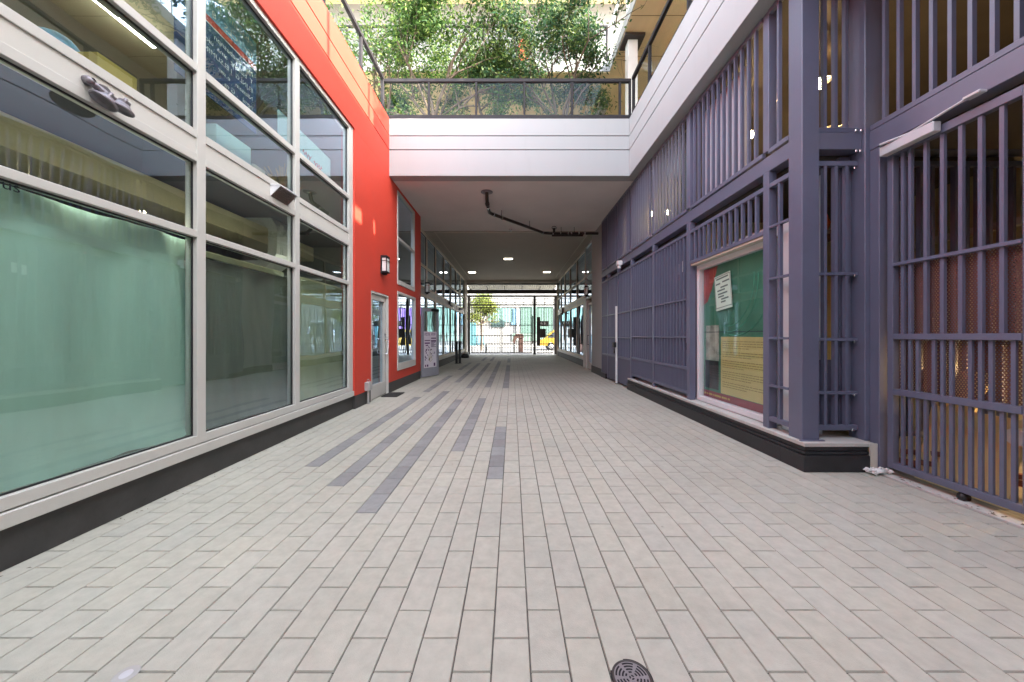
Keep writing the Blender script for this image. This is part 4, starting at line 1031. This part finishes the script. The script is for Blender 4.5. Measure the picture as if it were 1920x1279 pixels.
def grow(mb, tips, p, d, L, r, depth, rng, droop, lim):
    n = 4; pts = [p]; rs = [r]; q = Vector(p); dd = Vector(d)
    for i in range(n):
        dd = (dd + Vector((rng.gauss(0,.14), rng.gauss(0,.14), rng.gauss(0,.10) - droop*(3-depth if depth < 3 else 0)*.03))).normalized()
        q = q + dd*(L/n); pts.append(q.copy()); rs.append(r*(1-.55*(i+1)/n))
    mb.tube(pts, rs, 7 if r > .03 else 5, cap=False)
    if depth <= 2:
        for i in range(1, n+1):
            tips.append((pts[i], dd.copy()))
            tips.append(((pts[i]+pts[i-1])/2, dd.copy()))
    if depth == 0: return
    kids = 3 if depth > 1 else 4
    for k in range(kids):
        i = rng.randint(2, n); a = rng.uniform(0, 6.28)
        side = Vector((math.cos(a), math.sin(a)*lim, rng.uniform(-.15,.5)))
        nd = (dd*.75 + side*.75).normalized()
        grow(mb, tips, pts[i], nd, L*rng.uniform(.55,.75), rs[i]*.72, depth-1, rng, droop, lim)
def tree(name, label, base, stems, seed, leaves, size, palette, group, trunk_r=.07, lim=.7, spread=.12, cond=None, droop=1, trunk_h=.7, depth=3):
    rng = random.Random(seed); t = thing(name, label, 'tree', base, group)
    tk = MB(); tips = []; b = Vector(base)
    fork = b + Vector((rng.uniform(-.05,.05),0,trunk_h))
    tk.tube([b, (b+fork)/2+Vector((.03,0,0)), fork], [trunk_r*1.25, trunk_r, trunk_r*.95], 10)
    for (dx, dy, dz, L, rr) in stems:
        d = Vector((dx, dy, dz)).normalized()
        grow(tk, tips, fork-Vector((0,0,rng.uniform(0,.2))), d, L, trunk_r*rr, depth, rng, droop, lim)
    part('trunk', tk, BARK, t)
    lf = MB(); rng2 = random.Random(seed+1)
    tips = [q for q in tips if (cond is None or cond(q[0]))]
    # clumps: weight tips by noise so that gaps stay open
    wts = [max(.04, .5+1.9*noise.noise(q[0]*1.3+Vector((seed,0,0)))) for q in tips]
    pts = rng2.choices(tips, weights=wts, k=leaves)
    leaf_cloud(lf, pts, rng2, size, palette, spread)
    part('crown', lf, LEAF, t, colors=True)
    return t
GP = [(.042,.10,.018),(.06,.13,.022),(.10,.18,.033),(.03,.075,.016),(.18,.25,.055)]
GP2 = [(.033,.092,.036),(.046,.12,.043),(.085,.15,.042),(.16,.21,.055),(.027,.075,.027)]
cA = lambda p: p.y > 7.2 and p.z > 7.5 + .5*noise.noise(p*1.1) and p.x > -4.2
tree('terrace_tree', 'leafy terrace tree with several stems behind the left glass panels', (-2.02,9.2,6.152),
     [(-.55,-.15,1,2.0,.7),(-.15,.1,1,2.1,.75),(.15,-.25,1,2.1,.7),(.55,.1,1,1.9,.6),(-.95,.1,.8,1.7,.5),(.95,-.1,.8,1.9,.5),(-.3,-.5,.9,1.9,.5),(-1.1,-.3,.6,1.6,.5),(1.2,-.35,.55,1.7,.5)], 3, 18500, .11, GP, 'trees on the terrace', cond=cA, spread=.13)
tree('terrace_tree', 'blue green terrace tree leaning left behind the right glass panels', (1.32,9.3,6.152),
     [(-.85,-.1,.9,1.8,.7),(-.3,.1,1,2.0,.7),(.35,-.1,1,1.9,.65),(.7,.1,.9,1.5,.5),(.1,-.4,1,2.0,.6),(-.5,-.3,1,2.0,.5),(-1.1,-.3,.6,1.6,.5)], 8, 14500, .105, GP2, 'trees on the terrace', cond=lambda p: p.y > 7.5 and p.z > 7.2 and p.x < 2.7, spread=.115)
tree('terrace_tree', 'bushy tree in the left corner of the terrace beside the red wall', (-3.7,9.6,6.152),
     [(-.4,.1,1,1.9,.7),(.3,-.1,1,1.9,.7),(.8,-.3,.8,1.7,.6),(.1,-.5,1,1.8,.6),(-.7,-.2,.8,1.6,.6)], 41, 5000, .10, GP, 'trees on the terrace', cond=lambda p: p.z > 7.4 and p.x < -2.2, spread=.15)
tree('terrace_tree', 'dense tree further back between the two terrace trees', (-.55,9.9,6.152),
     [(-.5,0,1,1.7,.7),(.2,.1,1,1.8,.7),(.6,-.2,1,1.5,.6),(-.1,-.35,1,1.6,.6)], 15, 3000, .095, GP, 'trees on the terrace', cond=lambda p: p.z > 8.0, spread=.11)
def shrub(label, x, y, z, w_, h_, seed, n, pal):
    rng = random.Random(seed); t = thing('shrub', label, 'shrub', (x,y,z), 'shrubs on the terrace')
    s = MB(); tips = []
    for k in range(7):
        a = rng.uniform(0,6.28); q = Vector((x+math.cos(a)*w_*.4*rng.random(), y+math.sin(a)*w_*.3, z+h_*rng.uniform(.6,1)))
        s.tube([(x,y,z),(Vector((x,y,z))+q)/2+Vector((rng.gauss(0,.03),0,.05)), q], [.014,.01,.004], 5)
        for j in range(6): tips.append((Vector((x,y,z)).lerp(q, .35+.65*j/5), Vector((0,0,1))))
    part('stems', s, BARK, t); lf = MB(); pts = [rng.choice(tips) for _ in range(n)]
    leaf_cloud(lf, pts, rng, .08, pal, .10); part('leaves', lf, LEAF, t, colors=True)
hd = thing('unseen_shade_hedge', 'added out of view hedge that dapples the sun on the red wall', 'hedge', (3.2,5.4,9.4))  # unseen hedge added to break up the sun on red wall and fascia
part('planter', MB().box(3.0,3.4,4.6,6.6,9.401,9.75,.01), GREYM, hd)
rng = random.Random(77); lf = MB()
hp = [(Vector((rng.uniform(3.0,3.4), rng.uniform(4.6,6.7), 9.7+abs(rng.gauss(0,.6)))), None) for _ in range(2600)]
leaf_cloud(lf, hp, rng, .10, GP, .05); part('leaves', lf, LEAF, hd, colors=True)
shrub('low leafy shrub behind the leftmost glass panel', -2.55, 8.5, 6.152, .7, .75, 1, 420, GP)
shrub('low leafy shrub behind the second glass panel from the left', -1.35, 8.6, 6.152, .7, .7, 2, 420, GP)
shrub('leafy shrub behind the middle glass panel', -.35, 8.5, 6.152, .8, .95, 3, 620, GP)
shrub('thin leafy shrub behind the fourth glass panel', .85, 8.7, 6.152, .7, .7, 4, 320, GP2)
shrub('thin leafy shrub behind the fifth glass panel', 1.9, 8.6, 6.152, .7, .7, 5, 300, GP2)

# ------------------------------------------------------------------ street gate
SG = thing('street_gate', 'dark barred street gate closing the end of the passage', 'gate', (0,24,0))
yg = 24.0
for x in (-3.02,1.45,2.88): part('post', MB().box(x,x+.17,yg-.08,yg+.08,0,3.919,.004), DARKM, SG)
part('header', MB().box(-3.1,3.1,yg-.09,yg+.09,3.92,4.035,.004).box(-2.855,1.445,yg-.05,yg+.05,3.33,3.42,.003).box(1.615,2.875,yg-.05,yg+.05,3.33,3.42,.003), DARKM, SG)
m = MB()
for (a, b) in ((-2.8,1.40),(1.66,2.84)):
    m.box(a,b,yg-.03,yg+.03,3.79,3.83); m.box(a,b,yg-.03,yg+.03,3.53,3.565)
    n = int((b-a)/.55)
    for k in range(n+1): x = a+(b-a)*k/n; m.box(x-.02,x+.02,yg-.025,yg+.025,3.421,3.79)
part('transom_bars', m, DARKM, SG)
def leaf(a, b, label):
    f = MB(); f.box(a,a+.05,yg-.025,yg+.025,.08,3.22); f.box(b-.05,b,yg-.025,yg+.025,.08,3.22); f.box(a+.05,b-.05,yg-.025,yg+.025,3.16,3.22); f.box(a+.05,b-.05,yg-.025,yg+.025,.08,.14)
    for z in (2.0,1.28,.72): f.box(a+.05,b-.05,yg-.022,yg+.022,z-.027,z+.027)
    l = part('gate_leaf', f, DARKM, SG, label)
    br = MB(); n = int((b-a)/.105)
    for k in range(1,n): x = a+(b-a)*k/n; br.box(x-.02,x+.02,yg-.018,yg+.018,.14,3.16)
    part('bars', br, DARKM, l)
leaf(-2.78,-.78,None); leaf(-.74,1.36,None); leaf(1.68,2.82,None)
part('lock_case', MB().box(1.30,1.42,yg-.12,yg-.03,.7,2.65,.005).box(1.70,1.93,yg-.14,yg-.03,.6,2.55,.005).box(1.935,2.30,yg-.15,yg-.03,1.15,1.75,.005), DARKM, SG)
AW = thing('street_awning', 'corrugated pale awning on dark brackets above the street gate', 'awning', (0,24.6,4.2))
m = MB()
def fnc(u, v): 
    x = -3.05+6.1*u; return (x, 23.6+1.6*v, 4.88-.30*v+.02*math.sin(x*42))
m.grid(fnc, 400, 2); part('corrugated_sheet', m, mat('awning_sheet', (.62,.60,.50), .5), AW)
m = MB()
for x in (-2.9,-1.7,-.5,.7,1.9,2.95): m.tube([(x,23.55,4.58),(x,25.2,4.53)], .025, 6); m.tube([(x,23.55,4.2),(x,24.6,4.53)], .025, 6)
m.box(-3.05,3.05,25.18,25.24,4.48,4.56); part('bracket', m, DARKM, AW)
sgn = thing('gate_sign', 'small dark lettered sign hanging beside the street gate', 'sign', (2.2,25.0,2.0))
part('board', MB().box(2.0,2.62,25.0,25.03,1.95,2.32,.004), DARKM, sgn)
lt = MB(); put_text(lt, 'NBU', .3, (2.03,24.995,2.03), (1,0,0), (0,0,1)); part('lettering', lt, WHT, sgn)
part('hanger', MB().tube([(2.3,25.015,2.32),(2.3,25.015,4.5)], .012, 6), DARKM, sgn)

# ------------------------------------------------------------------ street beyond
BS = thing('street_building', 'pale street building with teal and mint panels across the road', 'building', (0,47,0))
yb = 45.0
part('wall', MB().box(-25,25,yb,yb+8,0,9), mat('street_white', (.21,.208,.20), .7), BS)
def pan(name, x0, x1, z0, z1, col, th=.12, r=.6): return part(name, MB().box(x0,x1,yb-th,yb-.001,z0,z1,.01), mat(name+'_paint', col, r), BS)
pan('teal_panel', -5.6,-4.6,.0,3.0,(.06,.17,.19)); pan('teal_panel', -4.5,-3.5,.1,1.2,(.12,.23,.27))
pan('mint_panel', -3.0,.1,3.0,4.8,(.12,.22,.20)); w1 = pan('dark_window', -2.6,-.9,2.4,3.2,(.05,.08,.08),.16,.15)
pan('blue_panel', -.1,1.0,2.6,4.7,(.09,.18,.24)); pan('green_panel', 1.1,5.2,1.6,5.0,(.07,.13,.105)); pan('green_base', 0,5.2,.6,1.55,(.12,.18,.145))
pan('white_pier', .55,.9,.6,4.9,(.38,.38,.36),.2)
for x in (-14,-11,-8,8.5,11.5,15): 
    wf = part('window', MB().box(x,x+1.8,yb-.08,yb-.001,1.2,3.2,.01), ALUW, BS); part('pane', MB().box(x+.1,x+1.7,yb-.09,yb-.081,1.3,3.1), mat('street_glass', (.08,.10,.11), .1), wf)
part('purple_mural', MB().box(5.4,11,yb-.13,yb-.001,1.9,4.8,.01), mat('purple_paint', (.11,.055,.24), .6, var=.2), BS)
part('pink_band', MB().box(5.4,11,yb-.14,yb-.001,1.4,1.89,.01), mat('pink_paint', (.33,.1,.17), .6), BS)
tree('street_tree', 'yellow green street tree outside the left side of the gate', (-2.85,33.0,-.12), [(-.8,.2,.8,1.5,.7),(.7,-.2,.8,1.4,.7),(-.1,.4,1,1.7,.7),(.1,-.4,1,1.7,.6),(-.6,-.3,.3,1.3,.5),(.5,.3,.3,1.3,.5)], 30, 7000, .20,
     [(.11,.14,.02),(.16,.18,.025),(.08,.11,.02)], None, trunk_r=.09, lim=1, spread=.3, trunk_h=2.6, cond=lambda p: p.z > 2.7 and p.x < -1.75)
# yellow van
VN = thing('yellow_van', 'yellow van parked across the street beyond the gate', 'van', (5.0,34.5,-.12))
z0 = -.12; yv0, yv1 = 33.5, 35.4
prof = [(2.7,.45),(2.7,.95),(3.1,1.12),(3.75,1.75),(4.1,1.98),(7.1,2.02),(7.25,1.8),(7.3,.45),(6.85,.45),(6.75,.68),(6.5,.78),(6.25,.68),(6.15,.45),(4.05,.45),(3.95,.68),(3.7,.78),(3.45,.68),(3.35,.45)]
m = MB(); m.prism([(x, z+z0) for x, z in prof], 'y', yv0, yv1); part('body', m, mat('yellow_paint', (.30,.19,.02), .35, coat=.3), VN)
part('window', MB().prism([(3.35,1.2+z0),(3.9,1.7+z0),(4.55,1.75+z0),(4.55,1.2+z0)], 'y', yv0-.012, yv0-.002), mat('van_glass', (.04,.05,.06), .1), VN)
part('window', MB().box(4.7,5.8,yv0-.012,yv0-.002,1.2+z0,1.75+z0), bpy.data.materials['van_glass'], VN)
part('window', MB().box(5.95,7.05,yv0-.012,yv0-.002,1.2+z0,1.75+z0), bpy.data.materials['van_glass'], VN)
for x in (3.7,6.5):
    for y in (yv0+.02, yv1-.24):
        wh = part('wheel', MB().lathe([(.0,0),(.33,0),(.34,.04),(.34,.18),(.33,.22),(0,.22)], (x,y,.34+z0), 20, 'y'), BLACKM, VN)
        part('rim', MB().lathe([(0,-.01),(.2,-.01),(.22,.01)], (x,y,.34+z0), 16, 'y'), CHROME, wh)
part('bumper', MB().box(2.62,2.7,yv0+.05,yv1-.05,.4+z0,.62+z0,.02), BLACKM, VN); part('headlight', MB().box(2.67,2.72,yv0+.06,yv0+.4,.72+z0,.9+z0,.01), FROST, VN)
# street pillar with arm
DF = thing('drinking_fountain', 'brown street pillar with a rounded arm beyond the gate', 'street furniture', (.72,27.7,0))
BROWNP = mat('brown_pillar', (.075,.038,.03), .6); part('pillar', MB().box(.52,.88,27.55,27.9,.0,1.099,.02), BROWNP, DF)
m = MB(); m.prism([(.10,.70),(.24,.62),(.30,.95),(.42,1.08),(.90,1.10),(.92,1.25),(.84,1.40),(.5,1.44),(.25,1.38),(.10,1.15),(.04,.9)], 'y', 27.5, 27.95)
part('arm', m, BROWNP, DF)
b1 = thing('bollard', 'grey concrete bollard beyond the left gate leaf', 'bollard', (-1.9,26.2,0), 'grey street bollards')
part('post', MB().lathe([(.09,0),(.09,.55),(.08,.6),(.0,.62)], (-1.9,26.2,0), 16), mat('bollard_grey', (.36,.36,.33), .7), b1); part('band', MB().lathe([(.093,.45),(.093,.5)], (-1.9,26.2,0), 16), WHT, b1)
dup(b1, (.18,26.2,0), 'grey concrete bollard beside the brown street pillar')

# ------------------------------------------------------------------ floor fittings
DRN = thing('floor_drain', 'round slotted metal floor drain at the bottom picture edge', 'drain', (.455,1.345,0))
cx, cy_, rr = .455, 1.335, .071
part('rim', MB().lathe([(rr-.006,.0012),(rr-.004,.003),(rr,.003),(rr+.003,.001),(rr+.003,-.006)], (cx,cy_,.0015), 40), DARKM, DRN)
m = MB()
def arcslot(m, r0, r1, a0, a1, z, th=.0006):
    n = 6
    vs = []
    for i in range(n+1):
        a = a0+(a1-a0)*i/n
        vs += [(cx+r0*math.cos(a), cy_+r0*math.sin(a), z), (cx+r1*math.cos(a), cy_+r1*math.sin(a), z)]
    m.add(vs, [(2*i,2*i+1,2*i+3,2*i+2) for i in range(n)])
part('seat', MB().lathe([(rr+.0031,.0002),(rr+.0075,.0002)], (cx,cy_,.0012), 40), SLOT, DRN); part('grate', MB().lathe([(0,0),(rr-.006,0)], (cx,cy_,.0025), 40), mat('grate_metal', (.27,.24,.25), .45, metal=.5, var=.15, nscale=30), DRN)
for k in range(6):
    for r0 in (.018,.030,.042,.054): arcslot(m, r0, r0+.0065, R(60*k+8+ (6 if r0<.03 else 0)), R(60*k+52-(6 if r0<.03 else 0)), .0031)
for k in range(3): arcslot(m, .004, .010, R(120*k+15), R(120*k+95), .0031)
part('slot', m, SLOT, DRN)
UL = thing('ground_light', 'small recessed metal ground light set in a paver at lower left', 'ground light', (-1.483,1.35,0))
gx, gy = -1.478, 1.348
part('plate', MB().lathe([(0,.0016),(.034,.0016),(.038,.001),(.040,0)], (gx,gy,.0012), 28), GREYM, UL)
part('lens', MB().lathe([(0,.004),(.014,.0035),(.020,.002)], (gx,gy,.0014), 24), SILV, UL)
